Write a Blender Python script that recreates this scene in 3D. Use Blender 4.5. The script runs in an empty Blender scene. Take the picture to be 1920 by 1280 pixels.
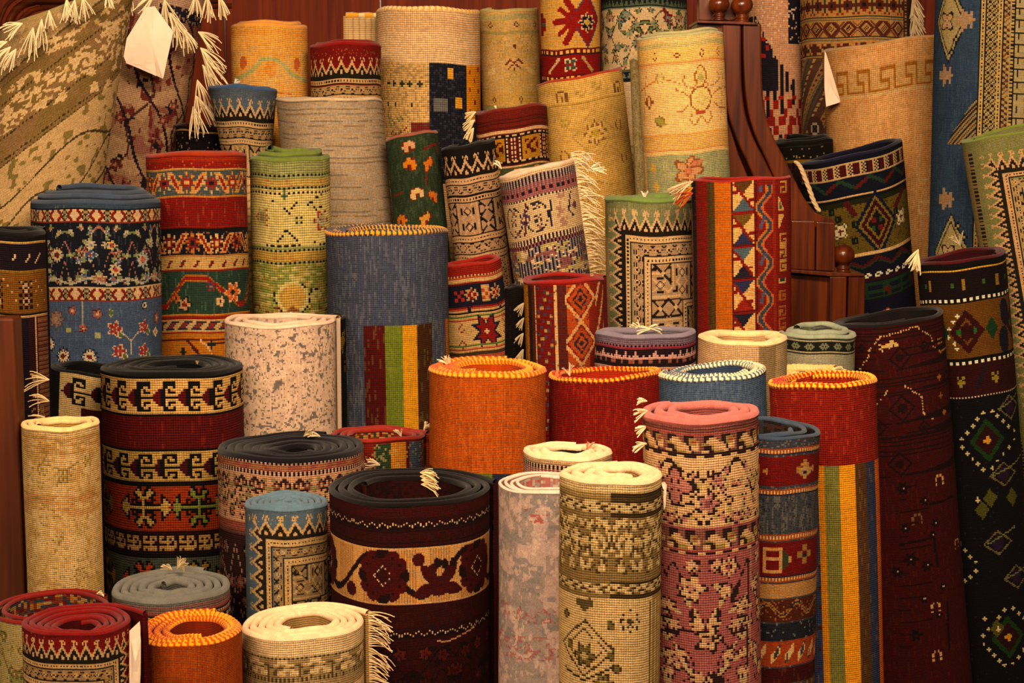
import bpy, math, random
import numpy as np
from mathutils import Vector

# ------------------------------------------------------------ camera, world, lights
F = 3200.0                      # focal length in pixels of the 1920x1280 frame
CAMZ = 1.72
PITCH = math.atan(400 / F)
SC = bpy.context.scene
COL = SC.collection
cam_data = bpy.data.cameras.new('camera')
cam_data.sensor_width = 36.0
cam_data.lens = 36.0 * F / 1920.0
cam_data.clip_start = 0.1
cam = bpy.data.objects.new('camera', cam_data)
COL.objects.link(cam)
cam.location = (0, 0, CAMZ)
cam.rotation_euler = (math.pi / 2 - PITCH, 0, 0)
SC.camera = cam
LIGHTC = np.array((1.0, 0.725, 0.475))
world = bpy.data.worlds.new('world')
SC.world = world
world.use_nodes = True
bg = world.node_tree.nodes['Background']
bg.inputs[0].default_value = (1.0, 0.66, 0.38, 1)
bg.inputs[1].default_value = 0.05
def area(name, loc, target, size, power, col=tuple(LIGHTC)):
    l = bpy.data.lights.new(name, 'AREA')
    l.shape = 'RECTANGLE'
    l.size, l.size_y = size
    l.energy = power
    l.color = col
    o = bpy.data.objects.new(name, l)
    COL.objects.link(o)
    o.location = loc
    d = Vector(target) - Vector(loc)
    o.rotation_euler = d.to_track_quat('-Z', 'Y').to_euler()
    return o
area('overhead_light', (-0.9, -3.4, 3.5), (-0.1, 4.8, 1.4), (2.4, 1.2), 315)
area('overhead_light', (-2.0, 1.8, 3.2), (-0.7, 5.2, 1.3), (0.7, 0.5), 55)
area('overhead_light', (0.5, 2.3, 3.3), (0.5, 6.2, 2.2), (1.8, 0.4), 200)  # unseen fill light, aimed and powered to brighten the back row
SC.view_settings.view_transform = 'Standard'
SC.view_settings.look = 'None'
SC.view_settings.gamma = 1.0
SC.view_settings.use_curve_mapping = False
SC.view_settings.exposure = 0.0

def at(px, py, d):
    x = (px - 960) / F
    y = (640 - py) / F
    cp, sp = math.cos(PITCH), math.sin(PITCH)
    return np.array((d * x, d * (cp + y * sp), CAMZ + d * (-sp + y * cp)))

def atY(px, py, Y):
    """where the ray through a photo pixel meets the upright plane y = Y"""
    r = at(px, py, 1.0) - np.array((0, 0, CAMZ))
    return np.array((0, 0, CAMZ)) + r * (Y / r[1])

# ------------------------------------------------------------ colour
TINT = np.array((1.0, 0.96, 0.89))
def lin(c):
    """hex as seen under the shop's warm light -> surface albedo"""
    if not isinstance(c, str):
        return np.array(c, float)
    v = np.array([int(c[i:i + 2], 16) for i in (0, 2, 4)]) / 255.0
    v = np.where(v <= 0.04045, v / 12.92, ((v + 0.055) / 1.055) ** 2.4)
    if v[2] > v[0]:
        v = v * 0.88 + v.mean() * 0.12
    return np.clip(v ** 1.2 / TINT * 1.22, 0.002, 0.92)

# ------------------------------------------------------------ materials
def nodes(name, rough=0.9, spec=0.15):
    m = bpy.data.materials.new(name)
    m.use_nodes = True
    nt = m.node_tree
    b = nt.nodes['Principled BSDF']
    b.inputs['Roughness'].default_value = rough
    b.inputs['Specular IOR Level'].default_value = spec
    return m, nt, b
def N(nt, t, **kw):
    n = nt.nodes.new(t)
    for k, v in kw.items():
        setattr(n, k, v)
    return n
def math_node(nt, op, a, b=None, c=None):
    n = N(nt, 'ShaderNodeMath', operation=op)
    for i, v in enumerate((a, b, c)):
        if v is None:
            continue
        if isinstance(v, (int, float)):
            n.inputs[i].default_value = v
        else:
            nt.links.new(v, n.inputs[i])
    return n.outputs[0]

def knot_material(name, gap=0.6, bump=0.8, rowgap=0.42):
    """woven back of a carpet: every knot one cell of the UV grid, with grooves between"""
    m, nt, b = nodes(name, 0.92, 0.12)
    L = nt.links.new
    att = N(nt, 'ShaderNodeAttribute', attribute_name='Col')
    uv = N(nt, 'ShaderNodeUVMap')
    sep = N(nt, 'ShaderNodeSeparateXYZ')
    nz = N(nt, 'ShaderNodeTexNoise')
    nz.inputs['Scale'].default_value = 0.35
    L(uv.outputs[0], nz.inputs['Vector'])
    add = N(nt, 'ShaderNodeVectorMath', operation='MULTIPLY_ADD')
    L(nz.outputs['Color'], add.inputs[0])
    add.inputs[1].default_value = (0.5, 0.5, 0)
    L(uv.outputs[0], add.inputs[2])
    L(add.outputs[0], sep.inputs[0])
    def cell(o):
        f = math_node(nt, 'FRACT', o)
        d = math_node(nt, 'ABSOLUTE', math_node(nt, 'SUBTRACT', f, 0.5))
        return math_node(nt, 'MULTIPLY', d, 2.0)          # 0 centre, 1 edge
    cx_, cy_ = cell(sep.outputs[0]), cell(sep.outputs[1])
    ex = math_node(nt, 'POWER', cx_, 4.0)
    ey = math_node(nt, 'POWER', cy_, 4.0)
    h = math_node(nt, 'SUBTRACT', 1.0, math_node(nt, 'ADD', math_node(nt, 'MULTIPLY', ex, 0.5), ey))
    fuzz = N(nt, 'ShaderNodeTexNoise')
    fuzz.inputs['Scale'].default_value = 3.0
    fuzz.inputs['Detail'].default_value = 3.0
    L(uv.outputs[0], fuzz.inputs['Vector'])
    hh = math_node(nt, 'ADD', h, math_node(nt, 'MULTIPLY', fuzz.outputs[0], 0.9))
    bp = N(nt, 'ShaderNodeBump')
    bp.inputs['Strength'].default_value = bump
    bp.inputs['Distance'].default_value = 0.002
    L(hh, bp.inputs['Height'])
    L(bp.outputs[0], b.inputs['Normal'])
    # darkens the colour between knots: painted groove shade plus duller weft threads
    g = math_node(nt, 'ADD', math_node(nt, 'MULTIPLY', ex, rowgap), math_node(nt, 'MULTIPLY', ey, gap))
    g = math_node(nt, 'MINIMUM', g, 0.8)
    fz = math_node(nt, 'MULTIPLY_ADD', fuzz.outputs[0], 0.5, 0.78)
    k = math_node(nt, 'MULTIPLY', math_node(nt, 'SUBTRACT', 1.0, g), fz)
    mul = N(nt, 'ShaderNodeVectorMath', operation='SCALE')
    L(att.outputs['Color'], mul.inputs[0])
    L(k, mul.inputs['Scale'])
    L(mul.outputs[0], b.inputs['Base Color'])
    return m

def wool_material(name, scale=500, bump=0.5):
    m, nt, b = nodes(name, 0.95, 0.08)
    L = nt.links.new
    att = N(nt, 'ShaderNodeAttribute', attribute_name='Col')
    tc = N(nt, 'ShaderNodeTexCoord')
    nz = N(nt, 'ShaderNodeTexNoise')
    nz.inputs['Scale'].default_value = scale
    nz.inputs['Detail'].default_value = 4
    L(tc.outputs['Object'], nz.inputs['Vector'])
    mul = N(nt, 'ShaderNodeVectorMath', operation='SCALE')
    L(att.outputs['Color'], mul.inputs[0])
    L(math_node(nt, 'MULTIPLY_ADD', nz.outputs[0], 0.8, 0.6), mul.inputs['Scale'])
    L(mul.outputs[0], b.inputs['Base Color'])
    bp = N(nt, 'ShaderNodeBump')
    bp.inputs['Strength'].default_value = bump
    bp.inputs['Distance'].default_value = 0.003
    L(nz.outputs[0], bp.inputs['Height'])
    L(bp.outputs[0], b.inputs['Normal'])
    b.inputs['Sheen Weight'].default_value = 0.12
    return m
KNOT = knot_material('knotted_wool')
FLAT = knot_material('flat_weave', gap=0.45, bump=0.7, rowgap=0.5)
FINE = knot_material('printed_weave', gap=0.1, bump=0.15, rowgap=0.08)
WOOL = wool_material('wool_edge')
YARN = wool_material('cotton_yarn', 900, 0.3)

def wood_material(name, c1, c2, rough=0.3, axis='Z', coat=0.3, spec=0.22):
    m, nt, b = nodes(name, rough, spec)
    L = nt.links.new
    tc = N(nt, 'ShaderNodeTexCoord')
    mp = N(nt, 'ShaderNodeMapping')
    mp.inputs['Scale'].default_value = {'Z': (45, 45, 2.2), 'X': (2.2, 45, 45)}[axis]
    L(tc.outputs['Object'], mp.inputs[0])
    nz = N(nt, 'ShaderNodeTexNoise')
    nz.inputs['Scale'].default_value = 1.0
    nz.inputs['Detail'].default_value = 6
    nz.inputs['Distortion'].default_value = 0.6
    L(mp.outputs[0], nz.inputs['Vector'])
    cr = N(nt, 'ShaderNodeValToRGB')
    cr.color_ramp.elements[0].position = 0.3
    cr.color_ramp.elements[1].position = 0.72
    cr.color_ramp.elements[0].color = (*lin(c1), 1)
    cr.color_ramp.elements[1].color = (*lin(c2), 1)
    L(nz.outputs[0], cr.inputs[0])
    L(cr.outputs[0], b.inputs['Base Color'])
    bp = N(nt, 'ShaderNodeBump')
    bp.inputs['Strength'].default_value = 0.08
    L(nz.outputs[0], bp.inputs['Height'])
    L(bp.outputs[0], b.inputs['Normal'])
    b.inputs['Coat Weight'].default_value = coat
    b.inputs['Coat Roughness'].default_value = 0.16
    return m
MAHOG = wood_material('polished_mahogany', '3a1a08', '6c3410')
MAHOG_X = wood_material('polished_mahogany_level', '3a1a08', '6c3410', axis='X')
WALLW = wood_material('wall_panelling', '5a2209', '7e3611', 0.65, coat=0.0, spec=0.12)
OAK = wood_material('brown_varnished_wood', '421f08', '62300e', 0.45, coat=0.05, spec=0.25)

# ------------------------------------------------------------ mesh builder
class MB:
    def __init__(s):
        s.v, s.f, s.uv, s.c, s.n = [], [], [], [], 0
    def grid(s, P, UV, C, flip=False):
        nr, nc = P.shape[0] - 1, P.shape[1] - 1
        idx = np.arange((nr + 1) * (nc + 1)).reshape(nr + 1, nc + 1) + s.n
        q = np.stack([idx[1:, :-1], idx[1:, 1:], idx[:-1, 1:], idx[:-1, :-1]], -1)
        u = np.stack([UV[1:, :-1], UV[1:, 1:], UV[:-1, 1:], UV[:-1, :-1]], -2)
        if flip:
            q = q[..., ::-1]; u = u[..., ::-1, :]
        s.v.append(P.reshape(-1, 3)); s.n += (nr + 1) * (nc + 1)
        s.f.append(q.reshape(-1, 4)); s.uv.append(u.reshape(-1, 2))
        C = np.broadcast_to(C, (nr, nc, 3))
        s.c.append(C.reshape(-1, 3))
    def tube(s, pts, r, col, seg=8, cols=None, cap=True):
        """pts (n,3), r scalar or (n,), cols (n-1,seg,3) or one colour"""
        pts = np.asarray(pts, float)
        n = len(pts)
        t = np.gradient(pts, axis=0)
        t /= np.linalg.norm(t, axis=1)[:, None] + 1e-9
        ref = np.array((0, 0, 1.0)) if abs(t[:, 2]).mean() < 0.8 else np.array((1.0, 0, 0))
        a = np.cross(t, ref); a /= np.linalg.norm(a, axis=1)[:, None] + 1e-9
        b = np.cross(a, t)
        r = np.broadcast_to(r, (n,))
        an = np.linspace(0, 2 * np.pi, seg + 1)
        P = pts[:, None] + r[:, None, None] * (np.cos(an)[None, :, None] * a[:, None] + np.sin(an)[None, :, None] * b[:, None])
        ln = np.concatenate([[0], np.cumsum(np.linalg.norm(np.diff(pts, axis=0), axis=1))])
        UV = np.stack(np.broadcast_arrays(ln[:, None] * 200, an[None] * 1.0), -1)
        s.grid(P, UV, lin(col) if cols is None else cols)
    def build(s, name, mat, parent=None, smooth=True, origin=None):
        V = np.concatenate(s.v); Fc = np.concatenate(s.f); U = np.concatenate(s.uv); C = np.concatenate(s.c)
        if origin is not None:
            V = V - np.asarray(origin)
        me = bpy.data.meshes.new(name)
        me.from_pydata(V.tolist(), [], Fc.tolist())
        uvl = me.uv_layers.new(name='UVMap')
        uvl.data.foreach_set('uv', U.astype(np.float32).ravel())
        a = me.attributes.new('Col', 'FLOAT_COLOR', 'FACE')
        rgba = np.ones((len(C), 4), np.float32); rgba[:, :3] = C
        a.data.foreach_set('color', rgba.ravel())
        if smooth:
            me.polygons.foreach_set('use_smooth', np.ones(len(Fc), bool))
        me.materials.append(mat)
        o = bpy.data.objects.new(name, me)
        COL.objects.link(o)
        o.parent = parent
        return o

def vnoise(X, Y, seed):
    """smooth value noise on arrays"""
    rs = np.random.RandomState(seed)
    T = rs.rand(64, 64)
    xi, yi = np.floor(X).astype(int), np.floor(Y).astype(int)
    fx, fy = X - xi, Y - yi
    fx = fx * fx * (3 - 2 * fx); fy = fy * fy * (3 - 2 * fy)
    g = lambda i, j: T[i % 64, j % 64]
    return (g(yi, xi) * (1 - fx) + g(yi, xi + 1) * fx) * (1 - fy) + (g(yi + 1, xi) * (1 - fx) + g(yi + 1, xi + 1) * fx) * fy

# ------------------------------------------------------------ knot canvas
class Canvas:
    """grid of knots wrapped round a roll. x,y arguments are photo pixels on the roll's front."""
    def __init__(s, R, K, V, cx, yf, k, seed):
        s.R, s.K, s.cx, s.yf, s.k = R, K, cx, yf, k
        s.nu = max(16, int(round(2 * math.pi * R / K)))
        s.nv = max(4, int(round(V / K)))
        s.U = ((np.arange(s.nu) + 0.5) / s.nu * 2 - 1) * math.pi * R
        s.Vv = (np.arange(s.nv) + 0.5) * K
        s.U, s.V = np.meshgrid(s.U, s.Vv)
        s.I = np.broadcast_to(np.arange(s.nu), s.U.shape)
        s.img = np.ones((s.nv, s.nu, 3)) * 0.5
        s.seed = seed
        s.rs = np.random.RandomState(seed)
    def Y(s, y):
        return (y - s.yf) * 1.02
    def X(s, x, y=None):
        c = s.cx + (s.k * (y - s.yf) if y is not None else 0)
        return s.R * math.asin(max(-0.995, min(0.995, (x - c) / s.R)))
    def m(s, mask, col):
        s.img[mask] = lin(col)
    def fill(s, col):
        s.img[:] = lin(col)
    def reg(s, y0, y1, x0=None, x1=None):
        r = (s.V >= s.Y(y0)) & (s.V < s.Y(y1))
        if x0 is not None: r &= s.U >= s.X(x0, y0)
        if x1 is not None: r &= s.U < s.X(x1, y0)
        return r
    def band(s, y0, y1, col, x0=None, x1=None):
        s.m(s.reg(y0, y1, x0, x1), col)
    def bands(s, *a):
        for i in range(0, len(a) - 2, 2):
            s.band(a[i], a[i + 2], a[i + 1])
    def dots(s, y0, y1, per, duty, col, x0=None, x1=None, ph=0):
        if per < 2.7 * s.K and per > 1.2 * s.K:
            q = s.I % 2 == 0
        else:
            q = ((s.U + ph) / per) % 1 < duty
        s.m(s.reg(y0, y1, x0, x1) & q, col)
    def zig(s, y, h, per, th, col, ph=0):
        t = np.abs(((s.U + ph) / per) % 1 - 0.5) * 2
        s.m(np.abs(s.V - s.Y(y) - h * t) < th / 2, col)
    def tri(s, y0, y1, per, col, up=True, ph=0, duty=1.0):
        t = np.abs(((s.U + ph) / per) % 1 - 0.5) * 2 / duty
        a, b = s.Y(y0), s.Y(y1)
        f = (s.V - a) / (b - a)
        s.m((f >= 0) & (f < 1) & ((t < f) if up else (t < 1 - f)), col)
    def wave(s, y, amp, per, th, col, ph=0):
        s.m(np.abs(s.V - s.Y(y) - amp * np.sin((s.U + ph) / per * 2 * np.pi)) < th / 2, col)
    def lat(s, y0, y1, per, th, col, reg=None):
        g = s.reg(y0, y1) if reg is None else reg
        s.m(g & ((((s.U + s.V) % per) < th) | (((s.U - s.V) % per) < th)), col)
    def tile(s, y, rows, cm, cs, per=None, ph=0, flip=False, x0=None, x1=None, y1=None):
        H, W = len(rows), len(rows[0])
        per = per or W * cs
        i = np.floor(((s.U - ph) % per) / cs).astype(int)
        j = np.floor((s.V - s.Y(y)) / cs).astype(int)
        ok = (i < W) & (j >= 0) & (j < H)
        if x0 is not None: ok &= s.U >= s.X(x0, y)
        if x1 is not None: ok &= s.U < s.X(x1, y)
        s._put(rows, cm, i, j, ok, flip)
    def _put(s, rows, cm, i, j, ok, flip=False):
        A = np.array([list(r) for r in rows])
        if flip: A = A[:, ::-1]
        ch = np.full(s.U.shape, ' ')
        ch[ok] = A[j[ok], i[ok]]
        for c, col in cm.items():
            s.m(ch == c, col)
    def stamp(s, x, y, rows, cm, cs, flip=False, csy=None):
        csy = csy or cs
        H, W = len(rows), len(rows[0])
        i = np.floor((s.U - s.X(x, y)) / cs + W / 2).astype(int)
        j = np.floor((s.V - s.Y(y)) / csy + H / 2).astype(int)
        s._put(rows, cm, i, j, (i >= 0) & (i < W) & (j >= 0) & (j < H), flip)
    def d(s, x, y):
        return s.U - s.X(x, y), s.V - s.Y(y)
    def disc(s, x, y, r, col, ry=None):
        a, b = s.d(x, y)
        s.m((a / r) ** 2 + (b / (ry or r)) ** 2 < 1, col)
    def diam(s, x, y, rx, ry, col, th=None):
        a, b = s.d(x, y)
        q = np.abs(a) / rx + np.abs(b) / ry
        s.m((q < 1) & ((q > 1 - th / min(rx, ry)) if th else True), col)
    def box(s, x, y, w, h, col):
        a, b = s.d(x, y)
        s.m((np.abs(a) < w / 2) & (np.abs(b) < h / 2), col)
    def _flower(s, a, b, r, n, cp, cc, co, rot=0, clip=None):
        an = np.arctan2(b, a) + rot
        q = np.hypot(a, b) / (r * (0.78 + 0.22 * np.cos(n * an)))
        g = True if clip is None else clip
        if co: s.m((q < 1) & g, co)
        s.m((q < (0.8 if co else 1)) & g, cp)
        s.m((q < 0.55) & g & (np.cos(n * an) < -0.6), co or cc)
        s.m((q < 0.34) & g, cc)
    def flower(s, x, y, r, n, cp, cc, co=None, rot=0):
        a, b = s.d(x, y)
        s._flower(a, b, r, n, cp, cc, co, rot)
    def _leaf(s, a, b, L, W, ang, col, co=None, clip=None):
        c, n = math.cos(ang), math.sin(ang)
        p, q = a * c + b * n, -a * n + b * c
        e = np.abs(q) / np.maximum(W * np.sin(np.clip(p / L, 0, 1) * np.pi), 1e-3)
        g = (p > 0) & (p < L)
        if clip is not None: g = g & clip
        if co: s.m(g & (e < 1), co)
        s.m(g & (e < (0.65 if co else 1)), col)
    def leaf(s, x, y, L, W, ang, col, co=None):
        a, b = s.d(x, y)
        s._leaf(a, b, L, W, ang, col, co)
    def line(s, pts, th, col, dot=None):
        for (x0, y0), (x1, y1) in zip(pts[:-1], pts[1:]):
            a0, b0, a1, b1 = s.X(x0, y0), s.Y(y0), s.X(x1, y1), s.Y(y1)
            dx, dy = a1 - a0, b1 - b0
            L2 = dx * dx + dy * dy + 1e-9
            t = np.clip(((s.U - a0) * dx + (s.V - b0) * dy) / L2, 0, 1)
            q = np.hypot(s.U - a0 - t * dx, s.V - b0 - t * dy) < th / 2
            if dot: q &= ((t * math.sqrt(L2)) % dot) < dot * 0.5
            s.m(q, col)
    def floral(s, y0, y1, per, seed, cols, co, cstem=None, big=None, n=6, rmin=5, rmax=12, x0=None, x1=None, leafc=None, ph=0, clip=None, mirror=True):
        """repeat of vines, blossoms and leaves in a band"""
        rs = random.Random(seed)
        g = s.reg(y0, y1, x0, x1)
        if clip is not None: g &= clip
        a = (s.U + ph) % per
        a = np.minimum(a, per - a) if mirror else a
        W = per / 2 if mirror else per
        H = s.Y(y1) - s.Y(y0)
        b = s.V - s.Y(y0)
        if cstem:
            for q in range(2):
                w = H * (0.3 + 0.4 * q) + H * 0.25 * np.sin(a / W * math.pi * (1.5 + q) + rs.random() * 6)
                s.m(g & (np.abs(b - w) < s.K * 0.75), cstem)
        pts = []
        for i in range(n * 14):
            if len(pts) >= n: break
            r = rs.uniform(rmin, rmax)
            x, y = rs.uniform(r * .4, W - r * .2), rs.uniform(r * 0.8, max(r * 0.8 + 1, H - r * 0.8))
            if all(math.hypot(x - p[0], y - p[1]) > (r + p[2]) * 0.95 for p in pts):
                pts.append((x, y, r))
        if big:
            pts = [(0, H / 2, big)] + [p for p in pts if math.hypot(p[0], p[1] - H / 2) > (big + p[2]) * 0.9]
        for i, (x, y, r) in enumerate(pts):
            for q in range(2):
                an = rs.uniform(0, 6.28)
                s._leaf(a - x, b - y, r * 1.9, r * 0.42, an, leafc or cols[-1], co if r > 3.2 * s.K else None, g)
            s._flower(a - x, b - y, r, rs.choice((5, 6, 8)), cols[i % len(cols)], cols[(i + 1) % len(cols)], co, rs.random() * 3, g)
    def mottle(s, y0, y1, col, thr, sx, sy, seed, amt=1.0, x0=None, x1=None):
        v = (vnoise(s.U / sx + 40, s.V / sy + 20, seed) * 0.6 + vnoise(s.U / sx * 2.3 + 70, s.V / sy * 2.3 + 9, seed + 1) * 0.4)
        g = s.reg(y0, y1, x0, x1) & (v > thr)
        s.img[g] = s.img[g] * (1 - amt) + lin(col) * amt
    def speck(s, p, col, y0=None, y1=None, amt=0.8):
        g = s.rs.rand(*s.U.shape) < p
        if y0 is not None: g &= s.reg(y0, y1)
        s.img[g] = s.img[g] * (1 - amt) + lin(col) * amt
    def streak(s, p, col, y0=None, y1=None, ln=5, amt=0.5):
        """short vertical flecks of lighter warp"""
        g = s.rs.rand(*s.U.shape) < p
        gg = g.copy()
        for i in range(1, ln):
            gg[i:] |= g[:-i] & (s.rs.rand(*g[i:].shape) < 0.8)
        if y0 is not None: gg &= s.reg(y0, y1)
        amt = amt * 0.5
        s.img[gg] = s.img[gg] * (1 - amt) + lin(col) * amt
    def finish(s, var=0.17, colv=0.08):
        n = 1 + var * (s.rs.rand(*s.U.shape) - 0.5) * 2
        c = 1 + colv * (vnoise(s.U / 40 + 90, s.V / 9, s.seed + 5) - 0.5) * 2
        s.img = np.clip(s.img * (n * c)[..., None], 0.001, 0.9)

# ------------------------------------------------------------ bokhara-like border
def bok(c, y0, ground, cream, dark, tan, s=2.0, pa=22, edge=None, side=None, blocks=True, acc=None):
    U, V = c.U, c.V
    D = (V - c.Y(y0)) / s
    A = U.copy()
    if edge is not None:
        e = c.X(edge, y0)
        S = ((U - e) if side == 'L' else (e - U)) / s
        sw = S < D
        D = np.where(sw, S, D)
        A = np.where(sw, V, U)
    m = np.abs((A / pa) % 1 - 0.5) * 20           # 0 on a tooth axis, 10 between teeth
    c.m(D > -1, ground)
    line = 6 + m * 1.1
    c.m((D > line + 1.5) & (D < 23), dark)
    c.m(np.abs(D - line) < 2.3, cream)
    c.m((D > 1) & (D < 8) & (m < 0.9), cream)      # stem of the crown
    c.m((D > 0) & (D < 2.4) & (m > 1.5) & (m < 4), cream)
    c.m((D >= 2) & (D < 4.6) & (m > 3.4) & (m < 5), cream)
    c.m((D > 3.4) & (D < 5.2) & (m > 0.8) & (m < 2.2), cream)
    c.m((D > 14.5) & (D < 19) & (m < 2.4 ) & (m + (D - 14.5) * -0.6 < 0.9), cream)
    c.m((D >= 22) & (D < 23.2), dark)
    def stripe(a, b):
        c.m((D >= a) & (D < b), cream)
        c.m((D >= (a + b) / 2 - 0.8) & (D < (a + b) / 2 + 0.9) & ((A / s) % 3.4 < 1.5), dark)
        c.m((D >= b) & (D < b + 1.3), dark)
    def lattice(a, b, per=11):
        g = (D >= a) & (D < b)
        c.m(g, tan)
        p, q = (A / s + D) % per, (A / s - D) % per
        c.m(g & (((p < 2.2) & ((D % 2.6) < 1.5)) | ((q < 2.2) & ((D % 2.6) < 1.5))), dark)
        mm = np.abs(((A / s) / per + (0.5 if int(a) % 2 else 0)) % 1 - 0.5) * per
        mid = (a + b) / 2
        c.m(g & (mm + np.abs(D - mid) < 2.6), cream)
        c.m(g & (mm < 1) & (np.abs(D - mid) < 1), acc or dark)
        c.m((D >= b) & (D < b + 1.3), dark)
    stripe(23.2, 28.5)
    lattice(30, 40)
    stripe(41.3, 47)
    if blocks:
        g = (D >= 48.3) & (D < 80)
        c.m(g, tan)
        bw = 21.0
        x = np.abs(((A / s) / bw) % 1 - 0.5) * bw       # 0..10.5
        kind = (np.floor(A / s / bw) % 2) == 0
        yy = np.abs(D - 64)                             # 0..16
        c.m(g & kind & (np.abs(x - np.abs(yy - 8)) < 1.4), dark)
        c.m(g & kind & (x > 7) & (x < 8.6) & (yy > 3) & (yy < 13), dark)
        c.m(g & kind & (x > 4.5) & (x < 8.6) & ((np.abs(yy - 3) < 1) | (np.abs(yy - 13) < 1)), dark)
        c.m(g & kind & (np.abs(x) + np.abs(yy - 8) < 2.6), cream)
        c.m(g & ~kind & (np.abs(x - np.abs(yy - 8) * 0.8) < 1.0), cream)
        c.m(g & ~kind & (x > 5.4) & (x < 7.4) & (np.abs(yy - 8) < 3.5), dark)
        c.m(g & ~kind & (np.abs(x + np.abs(yy - 8) - 4) < 0.8), dark)
        c.m(g & (x > 9.7), cream)
        c.m((D >= 80) & (D < 81.3), dark)
    else:
        lattice(48.3, 80, 14)
    stripe(81.3, 87); lattice(88.3, 98.5); stripe(100, 106)
    g = D >= 107
    c.m(g, tan)
    c.m(g & ((((A / s + D) % 7) < 1.6) | (((A / s - D) % 7) < 1.6)) & ((D % 2.4) < 1.5), dark)
    c.m(g & ((A / s) % 14 < 2.4), cream)
# ------------------------------------------------------------ carpets
RUGS = []
def rug(label, cx, cy, w, yb, pat, **kw):
    s = dict(label=label, cx=cx, cy=cy, w=w, yb=yb, pat=pat, K=4.5, t=8, n=3.0, pit=None, bind='8a8a8a',
             br=None, end=60, dirn=1, tel=0, slope=0, k=None, sy=1.0, off=(0, 0), inn='c8a878', tp=0.0,
             mat=KNOT, wav=1.7, flare=0, fringe=None, tufts=(), twist=9, lb=0.0, dmin=0, extra=100, lead=6, flarc=0.14)
    s.update(kw)
    s['seed'] = len(RUGS) + 11
    if s['pit'] is None: s['pit'] = s['t'] * 1.12
    s['mr'] = 0.44 * s['pit'] + 2.5 + s['flare'] * 0.7
    RUGS.append(s)

def wall_block(x0, x1, thick, name):
    RUGS.append(dict(block=name, x0=x0, x1=x1, thick=thick))

def tilt_of(s):
    return 0.0 if s['k'] is None else s['k'] + (s['cx'] - 960) / F * 0.125

def e_of(cy):
    return max(-0.2, (cy - 240) / F * 0.99)

BLOCKS = {}
D0 = 3.15
def solve():
    done = []
    for s in RUGS:
        if 'block' in s:
            d = D0
            for q in done:
                if q[0] < s['x1'] and q[1] > s['x0']:
                    d = max(d, q[2] + q[3])
            d += 0.03
            BLOCKS[s['block']] = d
            done.append((s['x0'], s['x1'], d + s['thick'] / 2, s['thick'] / 2, None))
            continue
        R, kw = s['w'] / 2 + s['flare'], tilt_of(s)
        x0, x1 = s['cx'] - R, s['cx'] + R
        d = max(D0, s['dmin'])
        ymin = max([q[2] + 0.03 for q in done if q[0] < x1 - 4 and q[1] > x0 + 4 and q[4] is not None] + [0])
        while at(s['cx'], s['cy'], d)[1] < ymin:
            d += 0.01
        while True:
            rm = (s['w'] / 2 + s['mr']) * d / F
            top = at(s['cx'], s['cy'], d)
            ok = True
            for q in done:
                if q[4] is None:
                    if q[0] < x1 and q[1] > x0 and top[1] - rm * s['sy'] < q[2] + q[3]:
                        ok = False
                    continue
                b = q[4]
                zmax = min(top[2], b['top'][2])
                for z in np.linspace(0, zmax, 7):
                    xa = top[0] + kw * (top[2] - z)
                    ya = top[1] - s['lb'] * (top[2] - z)
                    xb = b['top'][0] + tilt_of(b) * (b['top'][2] - z)
                    yb_ = b['top'][1] - b['lb'] * (b['top'][2] - z)
                    rb = (b['w'] / 2 + b['mr']) * b['d'] / F
                    ry = rm * s['sy'] + rb * b['sy']
                    rx = rm + rb
                    dx, dy = (xa - xb) / rx, (ya - yb_) / ry
                    if dx * dx + dy * dy < 1.0:
                        ok = False; break
                if not ok: break
            if ok: break
            d += 0.008
        s['d'] = d
        s['top'] = top
        done.append((x0, x1, top[1], (s['w'] / 2 + s['mr']) * s['sy'] * d / F, s))

def strand(mb, p0, dirv, L, r, droop, rs, col, n=6):
    t = np.linspace(0, 1, n)
    side = np.array((rs.uniform(-1, 1), rs.uniform(-1, 1), rs.uniform(-1, 1))) * L * 0.12
    pts = p0 + dirv * L * t[:, None] + np.array((0, 0, -1.0)) * (droop * L * t ** 2)[:, None] + side * (np.sin(t * 3) * t)[:, None]
    mb.tube(pts, np.linspace(r, r * 0.7, n), col, seg=5)

def tassel(parent, p, ang, L, r, seed, col='e8d0a8', spread=0.5, n=12, droop=0.25, name='tassel'):
    rs = random.Random(seed)
    mb = MB()
    for i in range(n):
        a = ang + rs.uniform(-spread, spread)
        dv = np.array((math.cos(a), -0.35 + rs.uniform(-0.25, 0.25), math.sin(a)))
        strand(mb, p, dv, L * rs.uniform(0.75, 1.1), r, droop, rs, col)
    org = np.array(parent.location) if parent else (0, 0, 0)
    return mb.build(name, YARN, parent, origin=org)

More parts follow.
